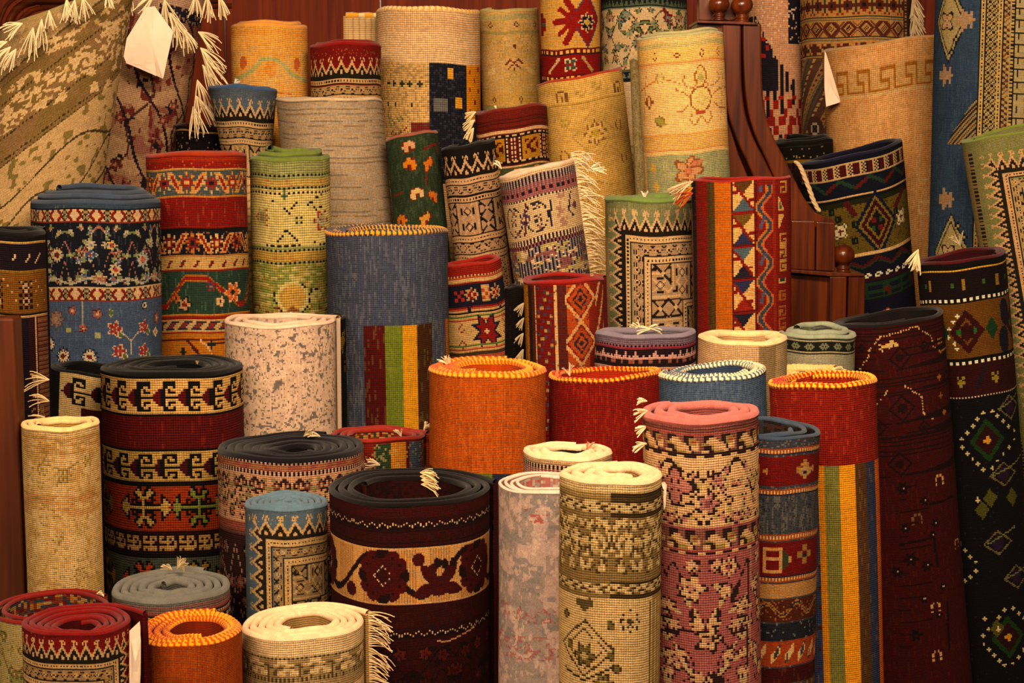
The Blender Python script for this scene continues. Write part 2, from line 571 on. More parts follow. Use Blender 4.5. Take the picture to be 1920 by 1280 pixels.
def build_rug(s):
    d = s['d']; m = d / F
    R = s['w'] / 2
    kw = tilt_of(s)
    au = np.array((-kw, s['lb'], 1.0)); au /= np.linalg.norm(au)
    ex = np.array((au[2], 0, -au[0])); ex /= np.linalg.norm(ex)
    ey = np.cross(au, ex)
    top = s['top']
    rs = random.Random(s['seed'])
    yf = s['cy'] + R * e_of(s['cy'])
    pit = s['pit'] if s['pit'] is not None else s['t'] * 1.12
    th0 = math.radians(s['end']); dr = s['dirn']
    a1, a2, a3 = [rs.uniform(0, 6.28) for _ in range(3)]
    yb = min(s['yb'], 1290)
    V = max(40, (yb - yf) * 1.04 + s['extra'])
    K = s['K']
    kimg = s['k'] if s['k'] is not None else -(s['cx'] - 960) / F * 0.125
    c = Canvas(R, K, V, s['cx'], yf, kimg, s['seed'])
    s['pat'](c)
    c.finish()
    nu, nv = c.nu, c.nv
    V = nv * K
    def cen(phi):                      # angle, radius of the middle of the pile
        th = th0 + dr * 2 * math.pi * phi
        r = R + 0.42 * pit * min(1.0, s['n']) - s['t'] / 2 - pit * phi
        if s['flare']:
            r = r + s['flare'] * np.clip(1 - phi / s['flarc'], 0, 1) ** 2
        r = r * (1 + 0.006 * np.sin(2 * th + a1) + 0.005 * np.sin(3 * th + a2))
        return th, np.maximum(r, s['t'] * 0.8)
    def place(phi, dr_, sdown):
        """phi array, radial offset px, px below rim -> world"""
        th, r = cen(phi)
        r = r * (1 + 0.007 * np.sin(2 * th + sdown / 95.0 + a3) * np.minimum(1, np.asarray(sdown) / 60.0))
        r = (r + dr_) * np.clip(1 + s['tp'] * sdown / 1000.0, 0.68, 1.3)
        x = r * np.cos(th) + s['off'][0] * phi
        y = (r * np.sin(th)) * s['sy'] + s['off'][1] * phi
        z = s['tel'] * phi + 1.6 * np.sin(phi * 2.5 + a2) * np.minimum(phi, 1) + s['slope'] * x + s['wav'] * (np.sin(2 * th + a3) + 0.6 * np.sin(5 * th + a1)) - sdown
        z = z + 0 * x
        return top + m * (x[..., None] * ex + y[..., None] * ey + z[..., None] * au)
    def floor_(P):
        P = P.copy()
        dz = P[-1, :, 2]
        P[-1] = P[-1] - (dz / au[2])[:, None] * au
        return P
    mb = MB()
    # outer wrap, one face per knot
    phi = np.arange(nu + 1) / nu
    rows = np.concatenate([np.arange(nv + 1) * K, [V + 300]])
    PH, SD = np.meshgrid(phi, rows)
    P = floor_(place(PH, s['t'] / 2, SD))
    pc = (np.arange(nu) + 0.5) / nu
    u = (th0 + dr * 2 * math.pi * pc - 1.5 * math.pi + math.atan((s['cx'] - 960) / F) + math.pi) % (2 * math.pi)
    ci = np.floor(u / (2 * math.pi) * nu).astype(int) % nu
    img = c.img[:, ci]
    img = np.concatenate([img, img[-1:]], 0)
    UV = np.stack(np.meshgrid(np.arange(nu + 1.0), np.concatenate([np.arange(nv + 1.0), [nv + 60.0]])), -1)
    mb.grid(P, UV, img)
    # inner coils
    n = s['n']
    seg = int(40 * n)
    ph = np.linspace(0, n, seg + 1)
    inn = s['inn'] if isinstance(s['inn'], (list, tuple)) else [s['inn']]
    def pick(nr, nc):
        L = np.array([lin(q) for q in inn])
        A = L[np.array([[rs.randrange(len(L)) for _ in range(nc)] for _ in range(nr)])]
        return A * np.array([[rs.uniform(0.9, 1.1) for _ in range(nc)] for _ in range(nr)])[..., None]
    rr = np.array([0, 6, 12, 18, 24, 30, 60, 90, V, V + 300.0] if len(inn) > 1 else [0, 30, 60, 90, V, V + 300.0])
    rr = np.unique(np.minimum(rr, V + 300)); rr = rr[(rr <= V) | (rr == V + 300)]
    if len(inn) > 1:
        ph = np.linspace(0, n, int(2 * math.pi * R * n * 0.8 / 7))
    PH, SD = np.meshgrid(ph, rr)
    UV = np.stack(np.meshgrid(ph * 2 * np.pi * R / K, rr / K), -1)
    mb.grid(floor_(place(PH, -s['t'] / 2, SD)), UV, pick(len(rr) - 1, len(ph) - 1), flip=True)
    if n > 1:
        q = ph[ph >= 1.0]
        if len(q) > 2:
            q[0] = 1.0
            PH, SD = np.meshgrid(q, rr)
            UV = np.stack(np.meshgrid(q * 2 * np.pi * R / K, rr / K), -1)
            mb.grid(floor_(place(PH, s['t'] / 2, SD)), UV, pick(len(rr) - 1, len(q) - 1))
    # top of the pile and the two ends
    PH, DR = np.meshgrid(ph, np.array([-s['t'] / 2, s['t'] / 2]))
    UV = np.stack(np.meshgrid(ph * 40, np.array([0, 1.0])), -1)
    bcol = s['bind'] if isinstance(s['bind'], str) else s['bind'][0]
    mb.grid(place(PH, DR, 0 * PH), UV, lin(bcol))
    for e in (0.0, n):
        PH, SD = np.meshgrid(np.array([e, e]), np.array([0, V, V + 300.0]))
        DR = np.array([[-1, 1]] * 3) * s['t'] / 2
        UV = np.stack(np.meshgrid(np.array([0, 1.0]), np.array([0, V / K, V / K + 50])), -1)
        mb.grid(floor_(place(PH, DR, SD)), UV, lin(inn[0]))
    base = top - au * (top[2] / au[2])
    base[2] = 0.0
    e = bpy.data.objects.new('rolled_carpet', None)
    e.empty_display_size = 0.1
    COL.objects.link(e)
    e.location = base
    e['label'] = s['label']; e['category'] = 'carpet'
    e['group'] = 'rolled carpets standing on end'
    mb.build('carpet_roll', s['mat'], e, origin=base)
    # edge binding along the whole coil
    br = min(s['br'] if s['br'] is not None else s['t'] * 0.58, 0.47 * pit)
    two = not isinstance(s['bind'], str)
    tot = 2 * math.pi * R * n * 0.8
    ns = int(max(40 * n, tot / (s['twist'] / 3.0))) if two else int(44 * n)
    ph = np.linspace(0, n, ns + 1)
    pts = place(ph, 0.0, -br * 0.25 + 0 * ph)
    seg = 8
    if two:
        ln = np.linspace(0, tot, ns)[:, None]
        ang = np.arange(seg)[None] / seg
        sel = (((ln / s['twist']) + ang * dr) % 1) < 0.5
        cc = np.where(sel[..., None], lin(s['bind'][1]), lin(s['bind'][0]))
    else:
        cc = np.broadcast_to(lin(s['bind']), (ns, seg, 3)) * np.array([[rs.uniform(0.9, 1.1)] for _ in range(ns)])[:, None, :]
    rad = br * m * (1 + 0.06 * np.sin(ph * 37 + a1) + (0.12 * np.sin(ph * tot / n / s['twist'] * 6.28) if two else 0))
    bb = MB()
    bb.tube(pts, rad, 'ffffff', seg=seg, cols=cc)
    bb.build('edge_binding', WOOL, e, origin=base)
    # fringe along the free end
    if s['fringe']:
        z0, z1, L, col, nn = s['fringe']
        fb = MB()
        p_a = place(np.array([0.0]), 0.0, np.array([0.0]))[0]
        p_b = place(np.array([0.004]), 0.0, np.array([0.0]))[0]
        tv = (p_a - p_b); tv[2] = 0; tv /= np.linalg.norm(tv)
        for i in range(nn):
            sd = z0 + (z1 - z0) * (i + rs.random() * 0.5) / nn
            p = place(np.array([0.0]), 0.0, np.array([sd]))[0]
            pin = place(np.array([0.0]), -20.0, np.array([sd]))[0]
            rad_ = (p - pin) / np.linalg.norm(p - pin)
            dv = 0.35 * tv + 0.9 * rad_ + np.array((rs.uniform(-.2, .2), rs.uniform(-.3, .1), rs.uniform(-.2, .3)))
            strand(fb, p, dv, L * m * rs.uniform(0.7, 1.15), 1.3 * m, rs.uniform(0.3, 0.8), rs, col)
        fb.build('fringe', YARN, e, origin=base)
    for i, tf in enumerate(s['tufts']):
        x, y, ang, L = tf[:4]
        col = tf[4] if len(tf) > 4 else 'e8d0a8'
        fd = tf[5] if len(tf) > 5 else 0.0
        tassel(e, at(x, y, d - fd * R * m), math.radians(ang), L * m, 1.2 * m, s['seed'] * 7 + i, col)
    s['obj'] = e
    return e
# ------------------------------------------------------------ motifs
HOOK = ["cccccccccccc", "ccccckkkkkkc", "ccccckkcckkc", "cccrkkckcckc", "ccrrkkckkkkc", "crrrkkcccccc", "krrrkkkkkkkk",
        "crrrkkcccccc", "ccrrkkckkkkc", "cccrkkckcckc", "ccccckkcckkc", "ccccckkkkkkc", "cccccccccccc"]
CROSS = ["..........kk...kk.........",
         ".........kgkk.kkgk........",
         "........kgggk.kgggk.......",
         "....k...kkggkkkggkk...k...",
         "...kk....kkgggggkk....kk..",
         "..kgk..kkk..kgk..kkk..kgk.",
         ".kggk..k.kkkkgkkkk.k..kggk",
         "kggggkkkkkkkkgkkkkkkkkgggg",
         ".gggggggggggggggggggggggg.",
         "kggggkkkkkkkkgkkkkkkkkgggg",
         ".kggk..k.kkkkgkkkk.k..kggk",
         "..kgk..kkk..kgk..kkk..kgk.",
         "...kk....kkgggggkk....kk..",
         "....k...kkggkkkggkk...k...",
         "........kgggk.kgggk.......",
         ".........kgkk.kkgk........",
         "..........kk...kk........."]
MEANDER = ["ccc.ccc.", "c...c.c.", "ccc.c.cc", "..c.c...", "ccccccc.", "c...c.c.", "c.ccc.c.", "c.c...c."]
ROS8 = ["...ccc...", "..crrrc..", ".cc.r.cc.", "crr.o.rrc", "cr.ooo.rc", "crr.o.rrc", ".cc.r.cc.", "..crrrc..", "...ccc..."]
PLUS = [".k.", "kkk", ".k."]
STAR = ["....a.......a....",
        "....aa.....aa....",
        "....aba...aba....",
        "....abba.abba....",
        "aaaaabbbabbbaaaaa",
        ".aabbbbbbbbbbbaa.",
        "..aabbbbbbbbbaa..",
        "...aabbbcbbbaa...",
        "....abbcccbba....",
        "...aabbbcbbbaa...",
        "..aabbbbbbbbbaa..",
        ".aabbbbbbbbbbbaa.",
        "aaaaabbbabbbaaaaa",
        "....abba.abba....",
        "....aba...aba....",
        "....aa.....aa....",
        "....a.......a...."]
KEY = ["cccccccc........", "c......c........", "c......c.ccccccc", "c..ccccc.c.....c", "c..c.....c.....c", "c..cccccccc..ccc", "c..........  c..", "ccccccccccccccc."]
GREEK = ["aaaaaaaaa...", "a.......a...", "a.......a...", "a..aaa..a..a", "a....a..a..a", "aaaaaa..aaaa"]
XGUARD = ["rr...kkk...rr", "rrr.kgggk.rrr", ".rrrkgggkrrr.", "..rr.kkk.rr..", "..rrkgkgkrr..", ".rrrkggggkrr.", "rrr.kgkgk.rrr", "rr...kkk...rr"]
TULIP = ["..k...k..", ".krk.krk.", "krrrkrrrk", "krrrrrrrk", ".krrorrk.", "..kgrgk..", ".kggkggk.", "kggk.kggk", ".kk.s.kk.", "....s....", "....s...."]
BARBOX = ["kkkkkkkkkkkk", "kddddddddddk", "k.yyyyyyyy.k", "k.y.yy.yy..k", "w.yyy.yyyy.w", "w.y.yyyy.y.w", "w.yyyy.yyy.w", "k.yy.yyy.y.k", "k.yyyyyyyy.k", "kddddddddddk", "kkkkkkkkkkkk"]
SHOOK = ["c.cccc.", "c.c..c.", "ccc.cc.", "....c..", "ccc.ccc", "c.c...c", "c.ccc.c"]
BIRD = ["..c.c..", ".ccccc.", "cc.c.cc", ".ccccc.", "..c.c.."]
HGLASS = ["ccccccccc", ".ccc.ccc.", "..c...c..", "cc.ccc.cc", "ccc.c.ccc", "cc.ccc.cc", "..c...c..", ".ccc.ccc.", "ccccccccc"]

# ------------------------------------------------------------ patterns
def plain(col, streak=None, p=0.02, amt=0.4, speck=None):
    def f(c):
        c.fill(col)
        if streak: c.streak(p, streak, amt=amt, ln=6)
        if speck: c.speck(0.05, speck, amt=0.5)
    return f

def p_red_bok(c):
    c.fill('7a150f'); c.speck(0.02, 'c0603a')
    bok(c, 1200, '85170f', 'd8ae74', '2c2418', 'b08c5c', 1.9, 22, edge=243, side='R')
def p_large_pale(c):
    c.fill('b09b62')
    c.floral(1188, 1330, 150, 5, ['8c7840', 'c4ac70', 'a88a52'], '6b5f30', '7a6a38', n=7, rmin=7, rmax=16, leafc='8c8a4a')
def p_grey(c):
    c.fill('6d6a60')
    c.bands(1138, '8a5c50', 1141, '6e5f55', 1144, '8c5a4e', 1147, '5a4038', 1150, '8c4c40', 1153, '2e2218', 1158, '7a4a3a', 1163, '2a1a16', 1210, '')
    c.dots(1158, 1161, 9, .5, 'c0a080'); c.dots(1166, 1176, 22, .55, 'b89878'); c.dots(1178, 1182, 6, .5, 'a04838')
    c.floral(1185, 1300, 90, 4, ['b08c60', '7a3428', '8c6048'], '1c1210', '40221a', n=6)
def p_cream_front(c):
    c.fill('e0bf8c')
    for y in range(1212, 1232, 4): c.band(y, y + 1, 'b8925e')
    c.band(1231, 1300, 'a88c5e')
    c.dots(1232, 1237, 5.2, .55, '5c4c2c')
    c.tile(1238, ['..aaaa......', 'aaa..aaabbb.', '..bb...b..bb', '.b..aaaa..b.', 'bbaaa..aaab.', '..b......bb.'], {'a': 'dcbc88', 'b': '6c5a34'}, 5.2)
    c.dots(1270, 1276, 5.2, .5, '5c4c2c'); c.streak(.05, 'd8b884')
def p_blue_bok(c):
    c.fill('5f7079'); c.streak(.05, '8a8a7c')
    bok(c, 968, '62727c', 'd0ac74', '33291c', 'a4875c', 1.95, 28, edge=470, side='L', acc='5f7884')
    c.speck(.01, 'a0a090', 950, 985)
def p_dark_maroon(c):
    c.fill('3c0d0b'); c.band(940, 972, '44100d'); c.streak(.03, '5c1c14')
    for y in (968, 990, 1010, 1018): c.band(y, y + 1.2, '2a0a0a')
    for Y0 in (975, 1172):
        c.band(Y0 - 8, Y0 + 14, '360c0c')
        t = np.abs(((c.U) / 22) % 1 - 0.5) * 2
        q = (np.abs(c.V - c.Y(Y0) - 8 * t) < 1.5) & (c.I % 2 == 0)
        c.m(q, 'd8ba8a')
        c.m((c.V - c.Y(Y0) - 8 * t > 2) & (c.V < c.Y(Y0 + 11)), '240808')
    c.band(1021, 1120, 'cc9c5e'); c.band(1020, 1022, 'd8a868')
    g = c.reg(1022, 1119)
    c.m(g & (c.U % 5 < 1.6), 'b07c42')
    b = c.V - c.Y(1070)
    # scrolling vine
    w = 38 * np.sin((c.U + 30) / 190 * 2 * math.pi)
    c.m(g & (np.abs(b - w) < 7), '2c1410')
    for sx in (770 - 52, 770 + 52):
        c.leaf(sx, 1050, 34, 9, 0.6 if sx < 770 else 2.4, '4c120c', '2a0c0a')
    a0 = c.X(718, 1070)
    for i, cx in enumerate((718 - 150, 718, 897)):
        for k in range(12):
            an = k / 12 * 6.283
            r = 38
            x = c.X(cx, 1070) if 0 < cx - 615 < 310 else c.X(718, 1070) - 170
            q = np.hypot(c.U - x - r * math.cos(an), b - r * math.sin(an)) < 14
            c.m(g & q, '52120d' if k % 3 else '2b120f')
            q = np.hypot(c.U - x - r * math.cos(an), b - r * math.sin(an)) < 3
            c.m(g & q, '2a0a08')
        q = np.hypot(c.U - x, b) < 34
        c.m(g & q, '4c120d')
        dm = np.abs(c.U - x) + np.abs(b)
        c.m(g & (dm < 14), '3c0c0a')
        c.m(g & (np.abs(dm - 18) < 1.6) & ((c.U % 4) < 2.2), 'd8b888')
    for cx in (815,):
        c.disc(cx + 8, 1092, 22, '52130d', ry=19)
        for an in (-2.3, -0.75, 0.3, 2.8): c.leaf(cx + 8, 1090, 54, 12, an, '4c120d')
        c.leaf(cx + 2, 1040, 22, 8, 1.2, '2c1410'); c.leaf(cx + 18, 1042, 22, 8, 1.5, '2c1410'); c.leaf(cx + 32, 1042, 20, 8, 1.2, '2c1410')
    c.disc(660, 1102, 13, '4c120d'); c.disc(785, 1042, 12, '52130d')
    c.band(1119, 1121, 'd0a068')
    c.floral(1200, 1300, 170, 8, ['5c1a10', '4a120c', '6a2414'], '1c0a08', '200a0a', n=5, rmin=14, rmax=26, leafc='2a0c0a')
    c.line([(822, 1192), (835, 1196), (895, 1180)], 2.4, 'c89860'); c.line([(745, 1279), (800, 1275)], 2.4, 'c89860')
def p_beige(c):
    c.fill('8f7446')
    c.band(910, 926, 'd8b880'); c.band(926, 934, 'a88a54'); c.dots(926, 933, 4.6, .55, '4c3a1e')
    c.dots(934, 939, 4.6, .45, '5a4828')
    c.dots(939, 960, 52, .5, 'c8ac78'); c.dots(944, 952, 26, .5, '6c5630'); c.dots(946, 956, 40, .3, 'd0b07c', ph=9); c.dots(960, 966, 4.6, .5, '4c3a1e')
    def small(y):
        c.tile(y, ['aaaa..bbaaa.b', '.aab.aaa.bbaa', 'bb.aaaa.b.aab', 'aa.b..aaab...'], {'a': 'd4b67e', 'b': '54422a'}, 4.6)
        c.dots(y - 7, y - 2, 4.6, .5, '4c3a1e'); c.dots(y + 20, y + 25, 4.6, .5, '4c3a1e')
    small(944)
    c.floral(972, 1078, 100, 12, ['d4b67e', 'c8aa72', 'bc9c64'], '5c4828', '5c4828', n=9, rmin=8, rmax=13, leafc='d4b67e')
    c.floral(972, 1078, 64, 3, ['d4b67e', 'c8aa72'], None, n=6, rmin=4, rmax=6, leafc='d4b67e')
    small(1092)
    c.band(1122, 1300, 'd2b078'); c.band(1120, 1123, 'd8b880'); c.dots(1127, 1130, 5, .6, '5c4828')
    c.diam(1095, 1215, 62, 56, '5c4828', th=5); c.diam(1095, 1215, 44, 40, '6a5630', th=4)
    c.leaf(1095, 1125, 22, 10, 1.57, '6a5630'); c.leaf(1095, 1125, 22, 9, .4, '6a5630'); c.leaf(1095, 1125, 22, 9, 2.7, '6a5630')
    c.flower(1181, 1160, 22, 8, 'd2b078', '5a4a30', '4a3c24')
    for x, y in ((1060, 1150), (1138, 1160), (1065, 1205), (1140, 1218), (1150, 1240)): c.leaf(x, y, 22, 8, 1.0, '7a6636', '4c3e20')
    c.flower(1095, 1228, 26, 6, '7a6636', 'c0a068', '4c3e20'); c.flower(1130, 1275, 20, 6, '8a7644', 'c0a068', '54462a')
    c.line([(1060, 1262), (1095, 1275), (1150, 1245)], 4, '4c3e20')
    c.line([(1218, 1128), (1218, 1290)], 5, '7a6238'); c.band(1120, 1300, 'a48850', x0=1224); c.dots(1130, 1290, 14, .5, 'd2b078', x0=1226)
def p_pink(c):
    D, Cr, P = '3a241f', 'd9ae7c', 'a8625a'
    c.fill(P)
    for y in (800, 804, 808): c.band(y, y + 1.5, '7c4a40')
    def gd(y):
        c.band(y, y + 36, D)
        c.dots(y, y + 34, 5.3, .45, '8c5a4c')
        c.tile(y + 6, ['..ccc...ooo..', '.ccccc..orro.', 'ooccccc.oooc.', '...occcc.ccc.', 'cc..ooocc....'], {'c': 'd2a878', 'o': 'a4884c', 'r': 'a85048'}, 5.3)
        c.band(y - 3, y, 'a4584c'); c.band(y + 36, y + 38, 'a4584c'); c.band(y + 38, y + 41, D); c.dots(y + 38, y + 41, 5.3, .4, Cr)
    gd(810)
    c.band(852, 978, Cr)
    c.floral(854, 977, 130, 31, ['c48a74', 'b47466', 'cfa070'], D, D, n=8, rmin=8, rmax=14, leafc='b89c64')
    c.flower(1328, 935, 24, 5, 'b87c6c', '8c5048', D); c.flower(1345, 895, 17, 6, 'c08a74', '9c5a50', D)
    c.flower(1268, 905, 40, 4, 'b87868', 'b87868', D)
    c.leaf(1270, 955, 45, 12, -.4, Cr, D)
    gd(985)
    c.band(1030, 1300, P)
    c.floral(1036, 1290, 150, 21, ['d9ae7c', 'cfa274', 'd4a47a'], D, D, n=9, rmin=12, rmax=20, leafc='c8a878')
    c.flower(1365, 1055, 22, 8, 'd9ae7c', 'b0605a', D); c.flower(1298, 1090, 30, 5, 'd9ae7c', 'c08a70', D); c.flower(1330, 1185, 28, 5, 'd9ae7c', 'c08a70', D); c.flower(1268, 1225, 26, 5, 'd0a678', 'c08a70', D)
    c.leaf(1368, 1125, 50, 7, -1.1, D); c.leaf(1380, 1150, 50, 9, -1.0, 'd0a678', D); c.leaf(1325, 1245, 50, 8, .7, D)
    c.line([(1245, 1180), (1290, 1170), (1345, 1185), (1385, 1220)], 3.2, D)
    c.line([(1403, 1015), (1400, 1290)], 3.2, D); c.line([(1408, 1015), (1405, 1290)], 3, 'c08870')
def p_greypink(c):
    c.fill('97867a')
    c.mottle(925, 1300, 'b4998a', .52, 22, 34, 3, .9)
    c.mottle(925, 1300, '847c74', .62, 30, 18, 9, .8)
    c.mottle(925, 1300, 'c4a892', .66, 8, 16, 14, .6)
    c.mottle(955, 985, 'a04038', .62, 9, 4, 22, .8, x0=985, x1=1030)
    c.mottle(1135, 1165, 'a04c44', .6, 7, 5, 25, .7); c.mottle(1190, 1235, 'a04c44', .58, 7, 5, 27, .7)
def p_banded(c):
    O, Cr, Nv, Rd = 'a85420', 'cf9c5c', '2c3040', '781810'
    c.fill('484a52'); c.speck(.12, '8c8878', amt=.6); c.speck(.06, '6c2a28')
    def dl(y):
        c.band(y - 2, y + 7, O); c.dots(y, y + 3, 8, .55, 'e0b478'); c.dots(y + 3, y + 6, 8, .55, 'e0b478', ph=3); c.band(y + 7, y + 9, Nv); c.band(y - 3.5, y - 2, Nv)
    dl(838)
    c.band(850, 904, Rd)
    for x in (1420, 1512): c.stamp(x, 877, ['...yy....', '..y..y...', 'yy.ooy..y', 'y.kooy.yy', 'yy.ooy..y', '..y..y...', '...yy....'], {'y': 'b8843c', 'o': 'cf9c5c', 'k': Nv}, 4.8)
    c.stamp(1510, 880, ['..cc..', '..cc..', 'cc..cc', 'ccbbcc', '..cc..', '..cc..'], {'c': 'b89058', 'b': Nv}, 5)
    dl(912)
    c.band(922, 992, '4c4c50'); c.streak(.06, '9a9078', 922, 992, 8); c.speck(.08, '2c2c38', 922, 992)
    dl(995)
    c.band(1005, 1070, Rd)
    c.stamp(1462, 1040, ['yyyyyy....', 'y....yk...', 'y....ykk..', 'yyyyyykky.', 'y....ykky.', 'y....ykk..', 'y....yk...', 'yyyyyy....'], {'y': 'cf9c5c', 'k': '4c4a30'}, 6)
    c.stamp(1510, 1034, ['..cc..', '..cc..', 'cc..cc', 'ccbbcc', '..cc..', '..cc..'], {'c': 'a87c40', 'b': Nv}, 6)
    dl(1072)
    c.band(1082, 1110, 'bc8c50')
    c.band(1110, 1152, '5c2c14'); c.wave(1130, 11, 58, 9, 'b07c34'); c.wave(1130, 11, 58, 4.5, Nv); c.speck(.1, 'b07034', 1112, 1150); c.band(1109, 1113, '4c5050')
    c.band(1155, 1188, '2a2a34'); c.speck(.04, '8c8878', 1155, 1188)
    c.band(1188, 1236, 'a84c1c')
    t = ((c.U + (c.V - c.Y(1190)) * .45) / 27) % 1
    g = c.reg(1194, 1232)
    f = np.abs((c.V - c.Y(1213)) / 20)
    c.m(g & (np.abs(t - .5) < .28 * (1 - f)), 'e0b478'); c.m(g & (np.abs(t - .5) < .18 * (1 - f)) & ((np.floor((c.U) / 27) % 2) == 0), '3c4a4c')
    c.band(1238, 1268, '4c1410'); c.streak(.03, '8c4c30', 1238, 1268)
    c.band(1268, 1300, '4c5040'); c.dots(1272, 1284, 18, .4, 'b86038')
def stripes(c, y0, xs, cols, y1=1400, guard=True):
    for (a, b), col in zip(zip(xs[:-1], xs[1:]), cols):
        u0, u1 = c.X(a, y0), c.X(b, y0)
        c.m((c.V >= c.Y(y0)) & (c.V < c.Y(y1)) & (c.U >= u0) & (c.U < u1), col)
def p_redkilim(c):
    c.fill('84200c'); c.streak(.03, 'c0502c'); c.speck(.1, '701408', amt=.5)
    xs = [1440, 1500, 1538, 1547, 1575, 1606, 1627, 1643, 1650]
    stripes(c, 870, xs, ['94200c', '3a4460', 'c88410', '7a7438', 'dc9410', '5a3c20', '363c54', '7a7c28'])
    g = (c.V > c.Y(870)) & (c.U > c.X(1643, 870))
    c.m(g & (c.U < c.R * 1.9), 'c46414')
    c.streak(.03, 'b89040', 875, 1300, 4, .25)
    for i in range(7): c.box(1541, 1060 + i * 38, 5, 7, '5a1c10')
def p_maroon(c):
    c.fill('440f0b'); c.streak(.02, '6a2818')
    for y in (618, 624, 631, 702, 711, 716, 728, 734, 810, 818, 826, 836, 842, 612): c.band(y, y + 2.2, '260a0c')
    g = 'caa060'
    K = 2.6
    c.line([(1590, 692), (1612, 692), (1634, 660), (1634, 650), (1654, 626), (1720, 617), (1748, 642), (1750, 658), (1763, 672), (1775, 670)], 3, g, dot=5.2)
    c.line([(1648, 748), (1668, 725)], 3, g, dot=5.2); c.line([(1700, 720), (1731, 746), (1734, 776), (1750, 788)], 3, g, dot=5.2)
    c.stamp(1670, 644, ['.....kk..', 'k..kkkkk.', '.kkkkk.kk', 'k...k....', '.k.......'], {'k': 'c8a868'}, 4)
    c.stamp(1762, 652, ['kk.k', '.kkk', 'kk.k'], {'k': 'a87830'}, 4)
    for x, y, r in ((1690, 668, 22), (1620, 645, 9), (1735, 655, 12), (1695, 760, 26), (1650, 790, 18), (1735, 800, 14), (1690, 860, 24), (1620, 720, 10)):
        c.tri(y, y + r, 400, '260a0c'); c.diam(x, y, r, r, '240a0c', th=5); c.disc(x, y, r * .35, '2a0c0c')
    for x, y in ((1761, 716), (1764, 750), (1770, 782)): c.stamp(x, y, PLUS, {'k': 'a06420'}, 4)
    for x, y, r in ((1695, 905, 13), (1735, 935, 10), (1710, 1038, 14), (1740, 1055, 12), (1755, 980, 10), (1750, 1000, 9), (1720, 1180, 13), (1685, 1060, 12), (1770, 1100, 8), (1735, 1115, 9), (1700, 980, 10), (1762, 1150, 8)):
        c.flower(x, y, r, 6, '1e0c0c', '34100c'); c.box(x + 1, y - 1, 3, 3, 'c8a890')
    c.line([(1690, 1008), (1752, 1004), (1760, 1060)], 5, '200c0c'); c.line([(1745, 943), (1785, 940)], 5, '200c0c'); c.line([(1778, 1130), (1782, 1220)], 5, '200c0c')
    for x, y in ((1762, 902), (1722, 965), (1757, 1135), (1795, 1030), (1760, 1225)):
        c.stamp(x, y, ['.k.k.', 'k...k', 'k...k', '.....', 'k...k'], {'k': 'c89a50' if y != 965 else '7c5a30'}, 4)
    for y in range(880, 1290, 23): c.line([(1690, y), (1700 + (y * 7) % 60, y)], 2, '240a0a')
def p_darkright(c):
    c.fill('180f12')
    c.band(496, 500, '14100c'); c.band(500, 503, 'b08820'); c.dots(500, 504, 4, .6, 'c89a30')
    c.speck(.004, '406030', 505, 550); c.band(505, 548, '1c0c10'); c.dots(525, 533, 60, .1, '3a5c28', ph=20); c.dots(520, 540, 70, .1, '8c6a28')
    c.dots(555, 559, 12, .5, 'd8cca8'); c.band(561, 564, '14100c')
    c.band(564, 666, '684412')
    for x in (1720, 1812, 1900):
        c.diam(x, 615, 34, 42, '3c0e0c'); c.diam(x, 615, 20, 26, '684412', th=5); c.stamp(x, 615, ['m...m', '.m.m.', 'gmmmg', '.m.m.', 'm...m'], {'m': '30100e', 'g': '286028'}, 8)
        c.diam(x + 46, 615, 14, 22, '1c3c1c')
    for dx, dy in ((-16, -20), (-24, -8), (-24, 8), (-14, 20), (-10, 30), (-8, -30)): c.stamp(1802 + dx, 615 + dy, PLUS, {'k': 'd0c4a0'}, 2.8)
    c.disc(1880, 590, 14, '1c1c28', ry=26); c.disc(1880, 640, 14, '1c1c28', ry=26)
    c.dots(670, 674, 12, .5, 'd8cca8'); c.band(675, 732, '360c0e'); c.band(664, 669, '14100c')
    for x in (1800, 1865): c.stamp(x, 705, ['y.y', '.y.', 'yyy', '.y.'], {'y': '8c7a28'}, 5)
    c.line([(1848, 680), (1830, 720)], 6, '1c1c24')
    c.band(732, 737, 'b8a080'); c.dots(732, 737, 4, .4, '14100c')
    c.band(737, 1400, '120d14')
    for x, y in ((1850, 818), (1780, 1050), (1890, 1190)):
        c.diam(x, y, 34, 42, '1e3c14'); c.diam(x, y, 24, 30, '300c10'); c.stamp(x, y, ['.y.', 'yyy', '.y.'], {'y': 'c08c28'}, 5)
        for i in range(5):
            for sx in (-1, 1):
                for sy in (-1, 1):
                    c.stamp(x + sx * (8 + i * 10), y + sy * (52 - i * 11), PLUS, {'k': 'b8a878'}, 2.8)
    for x, y in ((1890, 765), (1880, 885), (1870, 1010), (1905, 1080)):
        c.diam(x, y, 30, 24, '6a5c38', th=4); c.disc(x, y, 12, '2c1430', ry=14); c.line([(x - 20, y), (x + 30, y - 24)], 3, '6a6a3c')
    for x, y in ((1855, 925), (1895, 930), (1868, 1170), (1840, 945)): c.diam(x, y, 14, 18, '54501c')
    for x, y in ((1832, 925), (1870, 1172), (1845, 1150)): c.stamp(x, y, PLUS, {'k': 'c8a878'}, 3.5)
    c.speck(.01, '2c2430', 740, 1290)
def p_greenkilim(c):
    c.fill('7d7a4a'); c.streak(.12, '96865c')
    bok(c, 272, '7d7a4a', 'c09868', '2a2418', 'a48a5c', 1.75, 19, edge=1840, side='L')
    g = (c.U < c.X(1838, 260)) & (c.V > 14)
    c.m(g & (c.U < c.X(1828, 260)) , '8c7a50'); c.m((c.U < c.X(1826, 260)) & (c.U > c.X(1818, 260)) & (c.V > 20) & ((c.V % 7) < 4), '2a2418')
